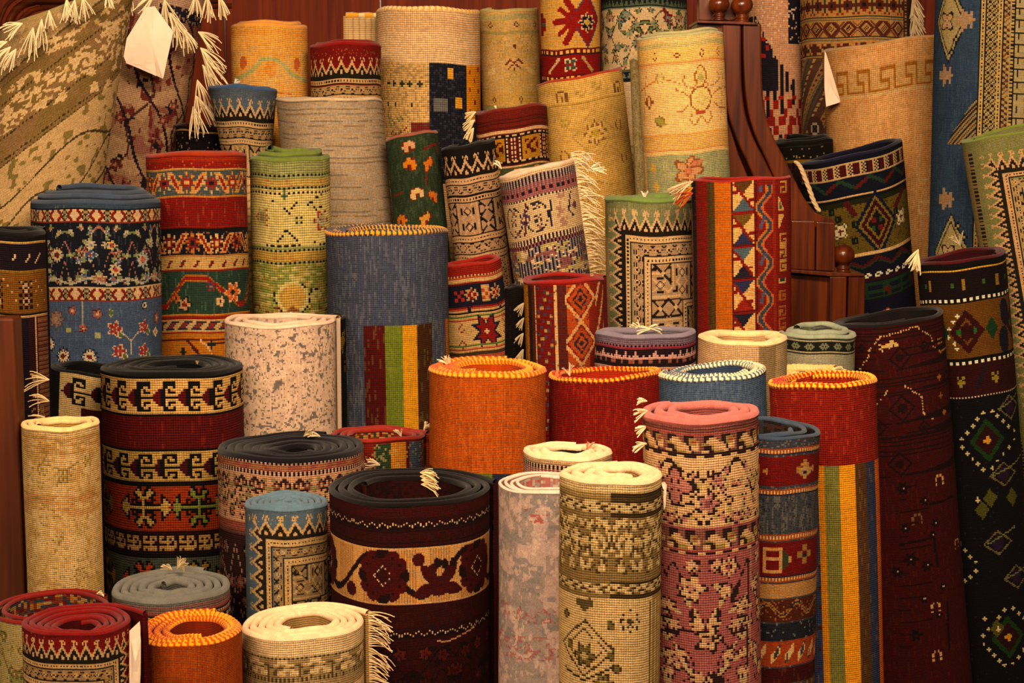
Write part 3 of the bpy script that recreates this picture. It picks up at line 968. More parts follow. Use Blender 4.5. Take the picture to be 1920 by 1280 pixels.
def p_bluecarpet(c):
    c.fill('2c4054'); c.streak(.03, '5c707c', ln=10, amt=.3)
    c.mottle(-60, 480, '34485a', .5, 30, 50, 3, .6)
    for yc in (28, 450):
        x = 1786
        c.diam(x, yc, 46, 78, '1c2420'); c.diam(x, yc, 42, 73, '9c8a5c'); c.diam(x, yc, 36, 64, '34301c', th=3)
        c.flower(x - 4, yc, 22, 4, 'ac8c64', 'ac8c64', '24201c', rot=.78)
    for x, y in ((1815, 28), (1778, 125), (1778, 350)):
        c.stamp(x, y, ['..a....', '..aa.a.', 'aaaaaa.', 'aaaaaaa', 'aaaaaa.', '..aa.a.', '..a....'], {'a': '9a7c5c'}, 6)
    for x, y in ((1798, 62), (1790, 85), (1800, 398), (1812, 418)): c.stamp(x, y, ['.k.', 'kak', '.k.'], {'k': '181c20', 'a': '9a8458'}, 5)
    e = c.X(1838, 100)
    step = (c.U > e - np.clip((c.V - c.Y(165)) * .75, 0, 60)) & (c.V > c.Y(165)) & (c.V < c.Y(250))
    c.m(step, '8c744c'); c.m(step & ((c.U + c.V) % 9 < 4), '24201a')
    g = c.U > e
    D = c.U - e
    c.m(g, '9c8656')
    c.m(g & (D < 2.5), '201c18')
    for a, b in ((3, 11), (34, 41), (56, 63)):
        c.m(g & (D > a) & (D < b), 'ac9058'); c.m(g & (np.abs(D - (a + b) / 2) < 1.4) & (c.V % 7 < 3.5), '2c2014'); c.m(g & (D >= b) & (D < b + 1.6), '201c18')
    h = g & (D > 13) & (D < 33)
    c.m(h & (((D + c.V) % 8 < 2.6) | ((D - c.V) % 16 < 2.6)), '2a2018')
    h = g & (D > 43) & (D < 55)
    c.m(h & ((D + c.V) % 10 < 3.4), '74462c'); c.m(h & ((D - c.V) % 10 < 2), '201c18')
    h = g & (D > 65)
    c.m(h, 'a08e62'); c.m(h & ((np.abs(D - 72) < 1.6) | (np.abs(D - 88) < 1.6)) & (c.V % 22 < 14), '201c18'); c.m(h & (c.V % 22 < 2.4) & (D < 90), '201c18')
def p_tan(c):
    c.fill('c08e56'); c.mottle(60, 480, 'cc9e66', .5, 16, 40, 3, .5); c.streak(.04, 'c8a878', amt=.3)
    U, V = c.U, c.V
    y0, y1 = c.Y(119), c.Y(160)
    per = 45.0
    u = ((U + 12) % per) * 62 / 45; v = (V - y0)
    hh = y1 - y0; th = 5.2
    h = (v > 0) & (v < hh)
    k = h & (((v < th) & (u > 8) & (u < 46)) | ((u > 8) & (u < 8 + th) & (v < hh * .62)) | ((u > 41) & (u < 41 + th)) | ((np.abs(v - hh * .55) < th / 2) & (u > 8) & (u < 30)) | ((u > 26) & (u < 26 + th) & (v > hh * .5)) | ((v > hh - th) & ((u > 41) | (u < 30))))
    c.m((v > -3) & (v < hh + 4), 'b89058'); c.m(k, '9c641e'); c.band(164, 166, 'c09c68')
    for yy in (330, 392): c.line([(1722, yy - 22), (1742, yy - 22), (1742, yy), (1722, yy), (1722, yy - 22)], 2.4, 'c8a878')
    u0 = c.X(1746, 350)
    c.m((U > u0) & (V > c.Y(345)) & (V < c.Y(478)), '7c2414')
    c.diam(1758, 382, 10, 22, 'a88c64'); c.diam(1757, 430, 10, 20, 'a88c64')
def p_brownband(c):
    T, Bn, Gy = 'b08448', '5c2c20', '484438'
    c.fill(T)
    def ln(y): c.band(y, y + 2, '3c3c30'); c.band(y + 3, y + 5.5, '6c6a50')
    c.tile(-10, ['..b..g', '.bbb.g', 'bbkbbb', '.bbb.g', '..r..g', 'r...r.'], {'b': Bn, 'g': '3c4830', 'r': '8c3020', 'k': '201c18'}, 5)
    ln(22)
    u = np.abs((c.U / 33) % 1 - .5) * 33; v = np.abs(c.V - c.Y(43))
    g = c.reg(30, 57)
    c.m(g & (np.abs(u + v - 13) < 3.4), Bn); c.m(g & (u + v < 7) & ((c.U + c.V) % 4 < 2), '201c18'); c.m(g & (np.abs(u + v - 20) < 2), '6c3c28')
    ln(58)
    c.tile(68, ['.bb..r', 'bbbb.k', 'bbbbk.', '.bb..r'], {'b': Bn, 'r': '8c3020', 'k': '3c3c30'}, 5.5)
    ln(90)
    g = c.reg(94, 300)
    c.m(g, '644434')
    q = (c.U * 1.0 + (c.V) * .75) % 70
    c.m(g & (q < 16), 'a08050'); c.m(g & (q > 18) & (q < 22), '7c7a60'); c.m(g & (q > 5) & (q < 11) & (c.V % 9 < 4), '7c2c1c'); c.m(g & (q > 30) & (q < 36), '5c5c48'); c.m(g & (q > 42) & (q < 50) & (c.V % 10 < 6), 'b89460')
    c.disc(1528, 222, 24, '54382c'); c.stamp(1528, 222, ['.www.', 'wk.kw', 'w.k.w', 'wk.kw', '.www.'], {'w': 'b0a080', 'k': '14181c'}, 4.6)
    e = c.X(1692, 40)
    c.m(c.U > e, '4c3020'); c.m((c.U > e + 4) & (c.U < e + 12) & (c.V % 6 < 3), 'b08c5c')
def p_redpink(c):
    c.fill('c49470')
    U, V = c.U, c.V
    x0 = c.X(1462, 20)
    g = (U < c.X(1410, 0) + 14 + np.clip(V - c.Y(25), 0, 400) * .55) & (V > c.Y(25)) & (V < c.Y(160))
    c.m(g, '28202c'); c.m(g & (U % 11 < 2.5), 'b8906c')
    for i in range(6):
        u = c.X(1428 + i * 12, 160)
        c.m((np.abs(U - u) < 3.4) & (V > c.Y(70 + i * 14)) & (V < c.Y(195 - i * 8 + (i % 2) * 30)), '28202c')
    c.m((V > c.Y(170)) & (V < c.Y(265)) & (((U // 9) + (V // 16)) % 3 == 0), '94281a')
    c.m((V > c.Y(205)) & (V < c.Y(222)) & (U % 20 < 12), '94281a')
    c.m((V > c.Y(225)) & (np.abs(U - c.X(1440, 240)) < 5), '28202c'); c.m((V > c.Y(240)) & (U % 16 < 6), '28202c')
    for x, y in ((1430, 65), (1438, 80), (1430, 95), (1485, 15), (1493, 40)): c.box(x, y, 9, 9, 'a42c1c')
    h = (U > c.X(1478, 20)) & (V < c.Y(75))
    c.m(h, '28202c'); c.speck(.12, 'd8b890', -60, 75); c.m((U > c.X(1478, 20)) & (U < c.X(1490, 20)) & (V > c.Y(75) - 5) & (V < c.Y(75)), '28202c')
def p_darkblack(c):
    c.fill('1a1410'); c.band(273, 276, '2c2418'); c.speck(.06, '8c7c50', 276, 282, .7); c.speck(.05, 'a89860', 290, 297); c.band(300, 303, '7c5c14')
    c.band(303, 500, '24100e'); c.streak(.05, '6c3c24', 303, 480)
def p_navyyellow(c):
    N_, Y_, W_ = '141426', '705614', 'b89868'
    c.fill(N_)
    c.band(299, 302, W_); c.band(302, 322, '1c1418'); c.dots(302, 322, 24, .46, '4c1410'); c.band(322, 325, W_)
    g = c.reg(302, 322)
    q = ((c.U) / 24) % 1
    c.m(g & (q > .5) & (q < .94), W_); c.m(g & (q > .55) & (q < .9) & (((c.U // 3).astype(int) + (c.V // 3).astype(int)) % 2 == 0), '161420')
    c.m(g & (np.abs(q - .48) < .03), W_)
    c.band(325, 350, '151828'); t = np.abs(((c.U) / 56) % 1 - .5) * 2
    gg = c.reg(326, 349); c.m(gg & (np.abs(c.V - c.Y(328) - 18 * t) < 4), '24402c'); c.m(gg & (np.abs(c.V - c.Y(328) - 18 * t) < 4) & ((c.U / 28 % 2) < .8), '5c1c14')
    c.band(350, 353, N_); c.band(358, 361, 'c09c68'); c.band(361, 366, '14140c')
    c.band(366, 462, '66521a')
    c.band(366, 374, '26260e'); c.speck(.08, '262c14', 366, 462)
    x = 1642
    for r, col in ((1.0, '141a30'), (.83, '7c6420'), (.72, '3c1014'), (.52, '7c6420'), (.42, '20140f')):
        c.diam(x, 415, 42 * r, 62 * r, col)
    for a, b, col in ((-6, -6, '6c1820'), (6, -6, '284c2c'), (-6, 8, '284c2c'), (6, 8, '6c1820')): c.box(x + a, 415 + b, 8, 9, col)
    for xx in (1575, 1692 - 5): c.stamp(xx, 418, ['.w.k.w.', 'w.www.w', '.wwrww.', 'kwrrrwk', '.wwrww.', 'w.www.w', '.w.k.w.'], {'w': 'c0b08c', 'r': '5c1c18', 'k': '24280c'}, 4)
    for xx, yy in ((1603, 410), (1603, 440), (1676, 405), (1560, 380), (1570, 395)): c.box(xx, yy, 12, 11, '1c1a10'); c.box(xx, yy, 5, 5, '3c4c1c')
    for xx, yy, sn in ((1592, 378, 1), (1684, 380, -1)): c.line([(xx - 6 * sn, yy - 8), (xx + 8 * sn, yy + 14)], 10, '50181a')
    c.band(462, 464, '14140c'); c.band(464, 468, 'c09c68')
    c.band(468, 500, '161626'); gg = c.reg(472, 492); c.m(gg & (np.abs(c.V - c.Y(474) - 16 * t) < 3.4), '54181a'); c.m(gg & (np.abs(c.V - c.Y(480) - 12 * t) < 1.6), '2c3c24')
    c.tile(500, ['.ww.', 'w.ww', 'ww..'], {'w': 'd0c4a0'}, 3.6, per=20)
    c.band(511, 515, '34101a'); c.band(517, 550, '151a20')
    c.tile(520, ['gggggggggggggg', 'gn..n.ggg.n..n', 'gn..n.grrgn..n', 'gggggggrrggggg', 'gn..n.g.rgn..n', 'gggggggggggggg'], {'g': '1e3a22', 'n': '181830', 'r': '5c1a18'}, 5)
    c.band(550, 600, '161428'); c.stamp(1662, 578, ['...r...', '..rwr..', 'r..r..r', '..www..'], {'r': '8c2c1c', 'w': 'c8b08c'}, 5)
def p_vertkilim(c):
    Rd = '7c1c0c'
    c.fill(Rd)
    c.speck(.1, '9c3418', amt=.5)
    stripes(c, 337, [1297, 1301, 1309, 1329, 1334, 1342, 1372, 1376, 1414, 1420, 1448, 1453, 1482], ['8c7020', '28202c', Rd, '4c3c14', '54401c', 'b4640c', '4c1c0c', 'd0a060', '5c140c', '7c1c0c', '8c2c14', Rd], 700)
    c.speck(.08, '8c3c10', amt=.3)
    x = 1395
    cols = ['5c3c14', '6c5018', '4c5c60', '30304c', '28202c', '8c2a14']
    for i in range(6):
        y = 365 + i * 60
        a, b = c.d(x, y)
        g = (np.abs(a) < 19) & (np.abs(b) < 27)
        cc = cols[i % 6]; oc = cols[(i + 2) % 6]
        c.m(g & (np.abs(a) < -b * .8 - 3), cc); c.m(g & (np.abs(a) < b * .8 - 3), oc)
        c.m(g & (np.abs(a - b * .7) < 3) & (np.abs(b) < 24), Rd)
        c.m(g & (a < -9) & (b > -12) & (b < -6), Rd); c.m(g & (a > 9) & (b < 12) & (b > 6), Rd)
        c.m((np.abs(a) < 20) & (np.abs(b + 30) < 2.2), Rd); c.m((np.abs(a) < 20) & (np.abs(b - 30) < 2.2), '5c140c')
    u0 = c.X(1434, 400)
    w = 11 * np.sin(c.V / 68 * 2 * math.pi)
    q = c.U - u0
    g = (c.V > 8) & (np.abs(q) < 17)
    c.m(g & (np.abs(q - w - 5) < 4), 'b4642c'); c.m(g & (np.abs(q - w) < 4), '3c4250'); c.m(g & (np.abs(q - w + 6) < 2.2), 'b0702c')
    c.m(g & (np.abs(q - w * -.7) < 3) & (c.V % 68 < 22), '50546c')
    L = 'c8a058'
    for i, y in enumerate((353, 382, 415, 446, 470, 495, 521, 549, 577, 600)):
        if i in (1, 2):
            a, b = c.d(1463, y); c.m((a > -8) & (a < 10) & (np.abs(b) < 15) & (np.abs(a + 8) < (b + 15) * .6 if i == 1 else np.abs(a + 8) < (15 - b) * .6), L)
            if i == 1: c.m((a > -5) & (a < 6) & (b > -5) & (b < 11) & (np.abs(a + 5) < (b + 5) * .5), '4c5028')
        elif i == 6:
            c.box(1466, y, 22, 9, L); c.box(1466, y, 17, 5, '2c4038')
        else:
            c.stamp(1467, y, ['ccccc', 'c....', 'c.ccc', 'c...c', 'ccccc'] if i % 2 else ['ccccc', '....c', 'ccc.c', 'c...c', 'c.ccc'], {'c': 'b88c48' if i < 7 else 'a06028'}, 4.4)
def p_green_bok(c):
    c.fill('7c7c50')
    bok(c, 392, '80805a', 'cca878', '2a2014', 'ac8c68', 2.05, 21, edge=1143, side='L')
    g = c.reg(378, 400); c.streak(.1, 'b09c74', 378, 402)
    e = c.X(1143, 400)
    c.m((c.U < e) & (c.V > c.Y(445)), 'a08860')
def p_creamfloral(c):
    c.fill('d8b070')
    O = 'b87838'
    c.band(78, 88, 'b8a468'); c.band(82, 84, 'c88848'); c.band(88, 112, 'd8ac60'); c.band(112, 114.5, 'c88c50'); c.band(116, 118, 'd8a060')
    for x in (1231, 1271, 1316, 1346): c.diam(x, 101, 6, 7, '7c4420', th=2.4)
    for x in (1236, 1279, 1324, 1358): c.diam(x, 254, 6.5, 7, '8c4420', th=2.6)
    c.line([(1205, 160), (1240, 140), (1275, 150)], 2.5, O)
    for sx in (-1, 1):
        c.line([(1315 + sx * 6, 150), (1315 + sx * 14, 162), (1315 + sx * 26, 158), (1315 + sx * 34, 148), (1315 + sx * 30, 138)], 2.6, 'a87440')
        c.line([(1315 + sx * 22, 176), (1315 + sx * 34, 166), (1315 + sx * 46, 164), (1315 + sx * 44, 156)], 2.6, 'a87440')
        c.line([(1315 + sx * 22, 190), (1315 + sx * 32, 200), (1315 + sx * 46, 200)], 2.6, 'a87440')
        c.line([(1315 + sx * 16, 204), (1315 + sx * 20, 218), (1315 + sx * 12, 228), (1315, 212)], 2.6, 'a87440')
    c.leaf(1315, 162, 42, 14, -1.57, 'd4ac64', '94602c'); c.leaf(1315, 152, 18, 6, -1.57, 'a89858')
    c.disc(1315, 182, 22, '8c5828', ry=24); c.disc(1315, 182, 19, 'dcb470', ry=21); c.flower(1315, 182, 13, 4, 'cdb070', 'd8b878', 'c09c54')
    c.box(1315, 206, 20, 4, 'a8502c')
    c.stamp(1220, 180, ['..k..', '.k.k.', 'kk.kk', '.k.k.', '..k..'], {'k': '8c5428'}, 5)
    c.leaf(1230, 210, 30, 10, .5, '9c8c3c', '7c6a34'); c.flower(1240, 140, 11, 6, 'c8a860', 'd8b070', 'a08048')
    for x in (1215, 1355): c.line([(x, 130), (x - 4, 225)], 2, 'b88850')
    c.band(236, 238, 'c07c3c'); c.band(240, 243, 'd09850'); c.band(243, 268, 'cca058'); c.band(270, 272.5, 'c88c50'); c.band(274, 276, 'b88040')
    c.band(277, 400, '989468', x0=1215); c.mottle(277, 400, 'a89c6c', .5, 14, 18, 3, .7, x0=1215)
    c.flower(1292, 308, 30, 5, 'c08c5c', 'b8744c', '8c5430'); c.leaf(1292, 300, 30, 8, -.3, 'b87850', '8c4c2c')
    for x, y in ((1225, 290), (1230, 325), (1345, 325), (1240, 345)): c.leaf(x, y, 22, 8, 1.1, 'c8a050')
def p_yellowfloral(c):
    c.fill('c9a055')
    c.mottle(150, 360, 'b4924c', .55, 40, 16, 3, .5); c.streak(.04, 'dcb878', amt=.4)
    D = '8c6430'
    for y in (188, 192): c.band(y, y + 1.6, 'a8843c')
    for x in (1053, 1160): c.stamp(x, 172, ['.kkk.', 'k...k', 'k.k.k', 'k.k.k'], {'k': '7c5428'}, 5)
    for x, y in ((1090, 172), (1120, 165)): c.stamp(x, y, ['kk.k', 'k..k', '.kk.'], {'k': 'ac8c48'}, 5)
    c.flower(1117, 246, 24, 8, 'ceaa62', 'b89838', D); c.diam(1115, 248, 42, 46, 'a88848', th=2.2)
    c.leaf(1055, 268, 28, 11, 1.4, 'c9a055', D); c.leaf(1040, 310, 26, 9, -1.2, 'c9a055', D); c.leaf(1160, 225, 30, 9, 1.6, 'c9a055', D); c.leaf(1168, 290, 24, 9, 1.2, 'c9a055', D)
    c.flower(1060, 220, 11, 5, 'b89c40', 'ceaa62', 'a88a48'); c.line([(1040, 330), (1090, 320), (1150, 345)], 2.5, 'a88848')
    c.flower(1090, 350, 20, 6, 'ceaa62', 'b89838', 'a07c40')
def p_yellowstar(c):
    c.fill('c89a4c')
    x = 1102
    c.diam(x, 32, 34, 52, '3c4468'); c.diam(x, 32, 31, 48, '8c1c10')
    c.flower(x, 36, 20, 8, '14182c', 'c8a058', 'c8a878')
    c.diam(x, 36, 5, 5, 'b89828')
    for s_ in (-1, 1):
        c.line([(x - 22, 32 + s_ * 8), (x - 34, 32 + s_ * 28), (x - 40, 32 + s_ * 38)], 12, '8c1c10'); c.line([(x - 34, 32 + s_ * 8), (x - 52, 32 + s_ * 22)], 9, '8c1c10')
    c.line([(x - 20, 33), (x - 62, 33)], 9, '941c14'); c.line([(x - 36, 33), (x - 60, 33)], 12, '8c1c10')
    c.stamp(1018, 38, ['kr.', 'krr', 'kgg', 'krr', 'kr.'], {'k': '4c4858', 'r': '8c1c10', 'g': '5c6050'}, 8)
    for y in (83, 130):
        c.band(y, y + 9, '6c140c'); c.dots(y + 1.5, y + 7.5, 11, .5, 'd8a848')
    c.band(92, 130, '84160e'); c.band(92, 93.5, '3c2020')
    c.flower(1070, 111, 15, 4, '40544c', '8c2c20', 'd0b080', rot=.78); c.line([(1031, 122), (1048, 100)], 6, 'c8a878'); c.line([(1093, 99), (1112, 122)], 6, 'b08c50'); c.box(1017, 111, 8, 14, '24302c')
    c.band(139, 150, '28202c')
def p_whitefloral(c):
    c.fill('c8ac80')
    c.band(-40, 10, '20221c'); c.tri(-6, 5, 10, '54604a'); c.band(7.5, 10, '788068')
    c.floral(10, 118, 150, 44, ['9c8c64', '6c8478', 'a87c5c'], '34241c', '4c3c28', n=14, rmin=5, rmax=12, leafc='6c7a4c')
    c.flower(1273, 50, 18, 7, '9c8c50', 'b4a468', '4c2c20'); c.flower(1175, 22, 12, 7, '7c8c78', 'a07c5c', '34241c'); c.flower(1205, 65, 12, 7, '8c6c58', '5c7478', '34201c')
    for i in range(8): c.disc(1245 + (i * 7) % 20, 12 + (i * 5) % 26, 3.2, '7c1c24')
    c.band(118, 122, '54604a'); c.band(122, 140, '1c2024'); c.tri(124, 134, 12, '6c7468')
def p_paleyellow(c):
    c.fill('cea868'); c.mottle(20, 220, 'c09c54', .55, 30, 14, 3, .5)
    c.band(24, 34, 'b8a468'); c.band(34, 36, '9c9458'); c.band(55, 57, 'b09858'); c.band(58, 60, 'a8985c')
    for x in (919, 967, 1003): c.diam(x, 44, 5.5, 6.5, '7c4c28', th=2.4)
    x = 963
    c.line([(x, 80), (x, 122)], 4, '6c3420'); c.line([(x, 84), (x, 118)], 1.6, 'cea868')
    c.line([(x - 16, 114), (x - 8, 106), (x, 112), (x + 8, 106), (x + 16, 114)], 3, '7c3c24'); c.line([(x - 12, 122), (x - 2, 114)], 2.6, '7c3c24'); c.line([(x + 12, 122), (x + 2, 114)], 2.6, '7c3c24')
    c.diam(x, 143, 15, 18, 'b89c50', th=3); c.disc(x, 143, 7, 'c8a460')
    for x_, y in ((925, 75), (935, 95), (985, 85), (1000, 70), (945, 72), (975, 68)): c.flower(x_, y, 9, 6, 'd4b070', 'c09c54', 'b09050')
    c.leaf(930, 120, 30, 8, 2.6, 'dcb878', 'c8a060'); c.leaf(985, 120, 30, 8, .5, 'dcb878', 'c8a060')
    c.band(163, 165, 'a8905c'); c.band(165, 190, 'c8a054'); c.band(190, 215, 'a89c64'); c.band(188, 190, 'a8905c')
    for x_ in (926, 976): c.diam(x_, 178, 5.5, 6.5, '7c5428', th=2.4)
def p_patchwork(c):
    c.fill('cfa878')
    c.band(60, 112, 'd4b080'); c.band(112, 115, 'a86c3c', x1=802)
    c.band(115, 330, 'c8a264', x1=802)
    K = '2c3820'
    for y, xs in ((152, (725, 736, 752, 766, 785)), (188, (725, 737, 753, 768))):
        for x in xs: c.stamp(x, y, PLUS, {'k': K}, 3.6)
    for x, y in ((725, 212), (733, 218), (742, 214), (750, 210), (728, 222)): c.stamp(x, y, ['k.', '.k'], {'k': '74803c'}, 3.6)
    for x, y in ((730, 240), (738, 244), (748, 238), (756, 232), (742, 250)): c.stamp(x, y, ['.k', 'k.'], {'k': '8c3c1c'}, 4)
    c.band(220, 330, '7c2c1c', x0=768, x1=802)
    c.band(112, 330, '20202c', x0=802, x1=874)
    c.speck(.3, '4c484c', 112, 330, .4); c.band(112, 330, 'c8a264', x1=802) if False else None
    c.band(115, 330, 'c8a264', x1=768) if False else None
    c.box(843, 130, 12, 20, 'd09830'); c.box(860, 182, 16, 19, 'd09830'); c.box(823, 188, 28, 26, '6c6860')
    c.band(112, 215, 'd48c18', x0=874)
    for x, y in ((880, 125), (896, 122), (889, 142), (880, 158), (896, 160), (890, 180), (881, 196), (896, 195)): c.box(x, y, 5, 9, '84241c')
    c.band(215, 330, '28242c', x0=874)
def p_yellow(c):
    c.fill('d59c48'); c.mottle(90, 200, 'cca464', .5, 18, 14, 4, .6)
    c.band(60, 68, 'd49440')
    for x in (456, 557): c.disc(x, 117, 8.5, 'b86430', ry=12)
    c.disc(506, 130, 12, 'cf8c38', ry=15)
    c.line([(440, 150), (470, 135), (490, 112), (520, 112), (545, 135), (575, 150)], 7, 'a8a468')
    c.band(168, 174, 'b87038', x0=515, x1=545); c.streak(.03, 'dcae68', amt=.5)
def p_red_zig(c):
    c.fill('7c1810'); c.speck(.12, 'b07850', 97, 112, .5)
    bok(c, 110, '7a1810', 'cca26c', '28241a', 'b08c5c', 1.72, 20)
def p_blue_zig(c):
    c.fill('58626c'); c.streak(.1, '8c8878', 178, 192)
    bok(c, 184, '5c6870', 'c8a474', '2a241c', 'ac8c60', 1.8, 21)
def p_greycream(c):
    c.fill('ad9678')
    g = (c.V % 7.5 < 1.5)
    c.m(g & (vnoise(c.U / 30, c.V / 5, 5) > .4), '8c7860'); c.streak(.05, 'c0a888', amt=.4)
def p_smalldark(c):
    c.fill('18121a'); c.band(236, 243, '34101a'); c.band(246, 249, 'a88448'); c.speck(.06, '8c5c48', 252, 290)
    c.speck(.03, 'c0a890', 265, 285)
def CAU(c, y0, y1, ground, per=92, ph=0, big=('b8a070', '8c2814', 'c8842c')):
    c.band(y0, y1, ground); ym = (y0 + y1) / 2; h = (y1 - y0) * .42
    c.speck(.1, 'a06838', y0, y1, .5)
    a = (c.U + ph) % per; b = c.V - c.Y(ym)
    g = c.reg(y0 + 2, y1 - 2)
    def blossom(x, cols, inv):
        q = np.hypot(a - x, b)
        an = np.arctan2(b, a - x)
        R_ = h * (.75 + .28 * np.cos(8 * an))
        c.m(g & (q < R_), cols[0]); c.m(g & (q < R_ * .7), cols[1]); c.m(g & (q < h * .25), inv)
    blossom(per * .25, (big[0], big[1], big[2]), '1c2028'); blossom(per * .75, (big[2], big[1], big[0]), 'c8a060')
    for x, sn in ((per * .5, 1), (0, -1), (per, -1)):
        q = a - x - sn * b * .55
        c.m(g & (np.abs(q) < 6.5) & (np.abs(b) < h), 'c08c4c'); c.m(g & (np.abs(q) < 3) & (np.abs(b) < h * .8), big[1])
def p_orange_bands(c):
    c.fill('84200e'); c.band(296, 303, '94300f'); c.speck(.06, 'b85830', 303, 316)
    c.band(316, 318.5, 'b88c48'); CAU(c, 319, 363, '4c5450'); c.band(363, 366, 'b8782c'); c.band(366, 368, '4c2410')
    c.band(368, 420, '7c1808'); c.streak(.02, 'b85c3c', 368, 420); c.band(421, 423, 'a87848'); c.band(423, 427, '1c1814')
    CAU(c, 427, 471, '1c1a24', ph=38, big=('b06c28', '7c2410', 'c8a468')); c.band(471, 474, 'a8743c')
    c.band(475, 497, 'b89458'); g = c.reg(480, 494)
    c.m(g & (((c.U + c.V * .6) % 27) < 6), '6c2418')
    c.band(498, 502, '34402c'); c.band(501, 578, '2e4434'); c.streak(.03, '6c7c5c', 501, 578)
    p = 170.0
    t = (c.U + 30) % p
    yy = np.interp(t, [0, 40, 110, 130, 170], [10, 10, 62, 62, 10])
    b = c.V - c.Y(502); g = c.reg(503, 577)
    c.m(g & (np.abs(b - yy) < 6), 'a86828'); c.m(g & (np.abs(b - yy) < 3.6), '8c2410')
    c.flower(437, 540, 21, 6, 'c06428', '1c2c20', 'd8a878'); c.flower(412, 555, 10, 5, 'c8a070', '1c2c20'); c.flower(345, 560, 16, 5, 'b88c60', '8c2c14', '18241c'); c.flower(395, 527, 10, 6, '44405c', 'a06838', '8c3418'); c.flower(330, 548, 9, 4, 'b05c28', '1c2c20')
    c.band(577, 580, 'b87820'); c.band(580, 584, '8c2c14'); c.band(586, 611, 'b89460')
    g = c.reg(589, 607); q = (c.U + c.V * .8) % 26
    c.m(g & (q < 14), '34404c'); c.m(g & (q > 3) & (q < 10), '8c2c18'); c.m(g & (c.reg(589, 592) | c.reg(603, 606)) & (q < 18), '28303c')
    c.band(611, 614, '8c3414'); c.band(614, 700, 'ab6c16'); c.band(624, 627, '5c1c0c'); c.band(630, 633, '4c1c10', x0=400)
    c.stamp(342, 647, PLUS, {'k': '202c20'}, 5); c.stamp(395, 633, PLUS, {'k': '202c24'}, 6)
    c.line([(350, 625), (390, 672)], 6, '54200c'); c.line([(375, 625), (420, 675)], 5, 'c8a070', dot=6)
def p_green(c):
    G, Cr, D = '7a7a38', 'bca868', '26241a'
    c.fill('868452'); c.streak(.06, 'b0a868')
    def dl(y): c.dots(y, y + 4.5, 6.4, .6, D)
    dl(331)
    c.band(336, 350, 'a88c4c'); c.speck(.06, '9c5430', 336, 350, .6); dl(351); c.band(350, 351, Cr); c.band(356, 460, Cr)
    c.dots(361, 364, 8, .6, D)
    for pts in ([(500, 365), (540, 398)], [(540, 398), (555, 380)], [(575, 385), (600, 370)], [(520, 450), (536, 428), (560, 450)], [(500, 458), (570, 458)], [(590, 455), (620, 458)], [(585, 382), (600, 400)]): c.line(pts, 4, D, dot=7)
    c.flower(560, 412, 13, 4, 'a89c60', 'bca868', '28301c'); c.flower(492, 408, 20, 6, '9c8c58', '88744c', '9c5438'); c.flower(605, 415, 22, 6, 'a49468', '8c8464', '8c3c28')
    c.flower(532, 366, 9, 4, '5c6a48', '3c4a3c'); c.flower(600, 380, 14, 5, Cr, 'a89858', D)
    dl(464); c.band(469, 485, 'a88840'); c.speck(.06, '9c5830', 469, 485, .6); dl(486)
    c.band(491, 640, '80823e'); c.mottle(491, 640, 'a88c48', .55, 12, 8, 5, .6); c.mottle(491, 640, Cr, .6, 14, 6, 9, .7)
    c.disc(548, 552, 32, Cr, ry=30); c.disc(548, 552, 24, 'b08c44', ry=24)
    c.line([(515, 535), (512, 548), (520, 570), (535, 584), (560, 585), (578, 570), (583, 540), (560, 528)], 4, D, dot=6.5); c.line([(590, 538), (615, 535)], 4, D, dot=6.5)
    c.mottle(570, 640, '6c2414', .58, 16, 10, 12, .8)
def p_blue_floral(c):
    c.fill('3c4a58'); c.streak(.02, '8c8c84', 392, 400)
    Cr, Rd = 'c8a87c', '7c2418'
    def gd(y):
        c.band(y - 3, y, '1c2028'); c.band(y, y + 21, Cr); c.tile(y + 1.5, XGUARD, {'r': Rd, 'k': '34341c', 'g': '9c8460'}, 2.5, per=40); c.band(y + 21, y + 23.5, '843024')
    gd(399)
    c.band(423, 536, '1c1e28')
    c.streak(.02, '5c6068', 423, 536)
    c.floral(424, 535, 128, 77, ['b09c74', '5c6c80', 'a05c44', '8c8c60'], 'b4a484', 'a06a54', n=11, rmin=5, rmax=11, leafc='7c8458')
    c.flower(110, 480, 18, 12, 'bca880', '7c2c20', '1c1e28'); c.flower(267, 490, 21, 8, 'a8a48c', 'b06450', '303848'); c.flower(215, 505, 17, 8, 'b8a47c', 'a84438', '14161c'); c.flower(170, 480, 13, 4, '40506c', '8c3828', 'a8a48c'); c.flower(208, 462, 13, 5, 'b4a070', 'a84c38', '14161c')
    c.wave(527, 5, 70, 4, 'a8a088')
    gd(538)
    c.band(562, 720, '4c5c74'); c.streak(.03, '70808c', 562, 700)
    D = '1c222c'
    for x, y in ((120, 662), (168, 663), (95, 640)): c.flower(x, y, 17, 12, 'd4bc94', '7c3020', D)
    for x, y, r in ((214, 612, 16), (268, 612, 14), (222, 652, 15), (268, 655, 14)): c.flower(x, y, r, 5, '943428', 'a04438', 'c8a888'); c.leaf(x + 6, y + 4, 16, 6, 1.0, '5c6c3c', 'c8b088')
    for x, y, r in ((137, 580, 10), (182, 585, 11), (156, 612, 10), (295, 600, 14)): c.flower(x, y, r, 5, 'a86450', 'c8a07c', '5c3430')
    c.flower(108, 595, 20, 8, '94705c', 'a88468', '5c4c48'); c.flower(270, 573, 9, 6, 'c8b894', '1c222c', D)
    for x, y in ((130, 615), (182, 625)): c.box(x, y, 10, 10, 'a8a468')
    c.line([(243, 670), (243, 635), (230, 620)], 2.5, 'b8a888'); c.line([(243, 635), (258, 620)], 2.5, 'b8a888'); c.line([(155, 565), (156, 605)], 3, 'a89c78'); c.leaf(205, 575, 16, 5, 1.4, '5c6c3c', 'a8a468')
    c.flower(292, 625, 10, 4, 'd0bc94', 'a86450')
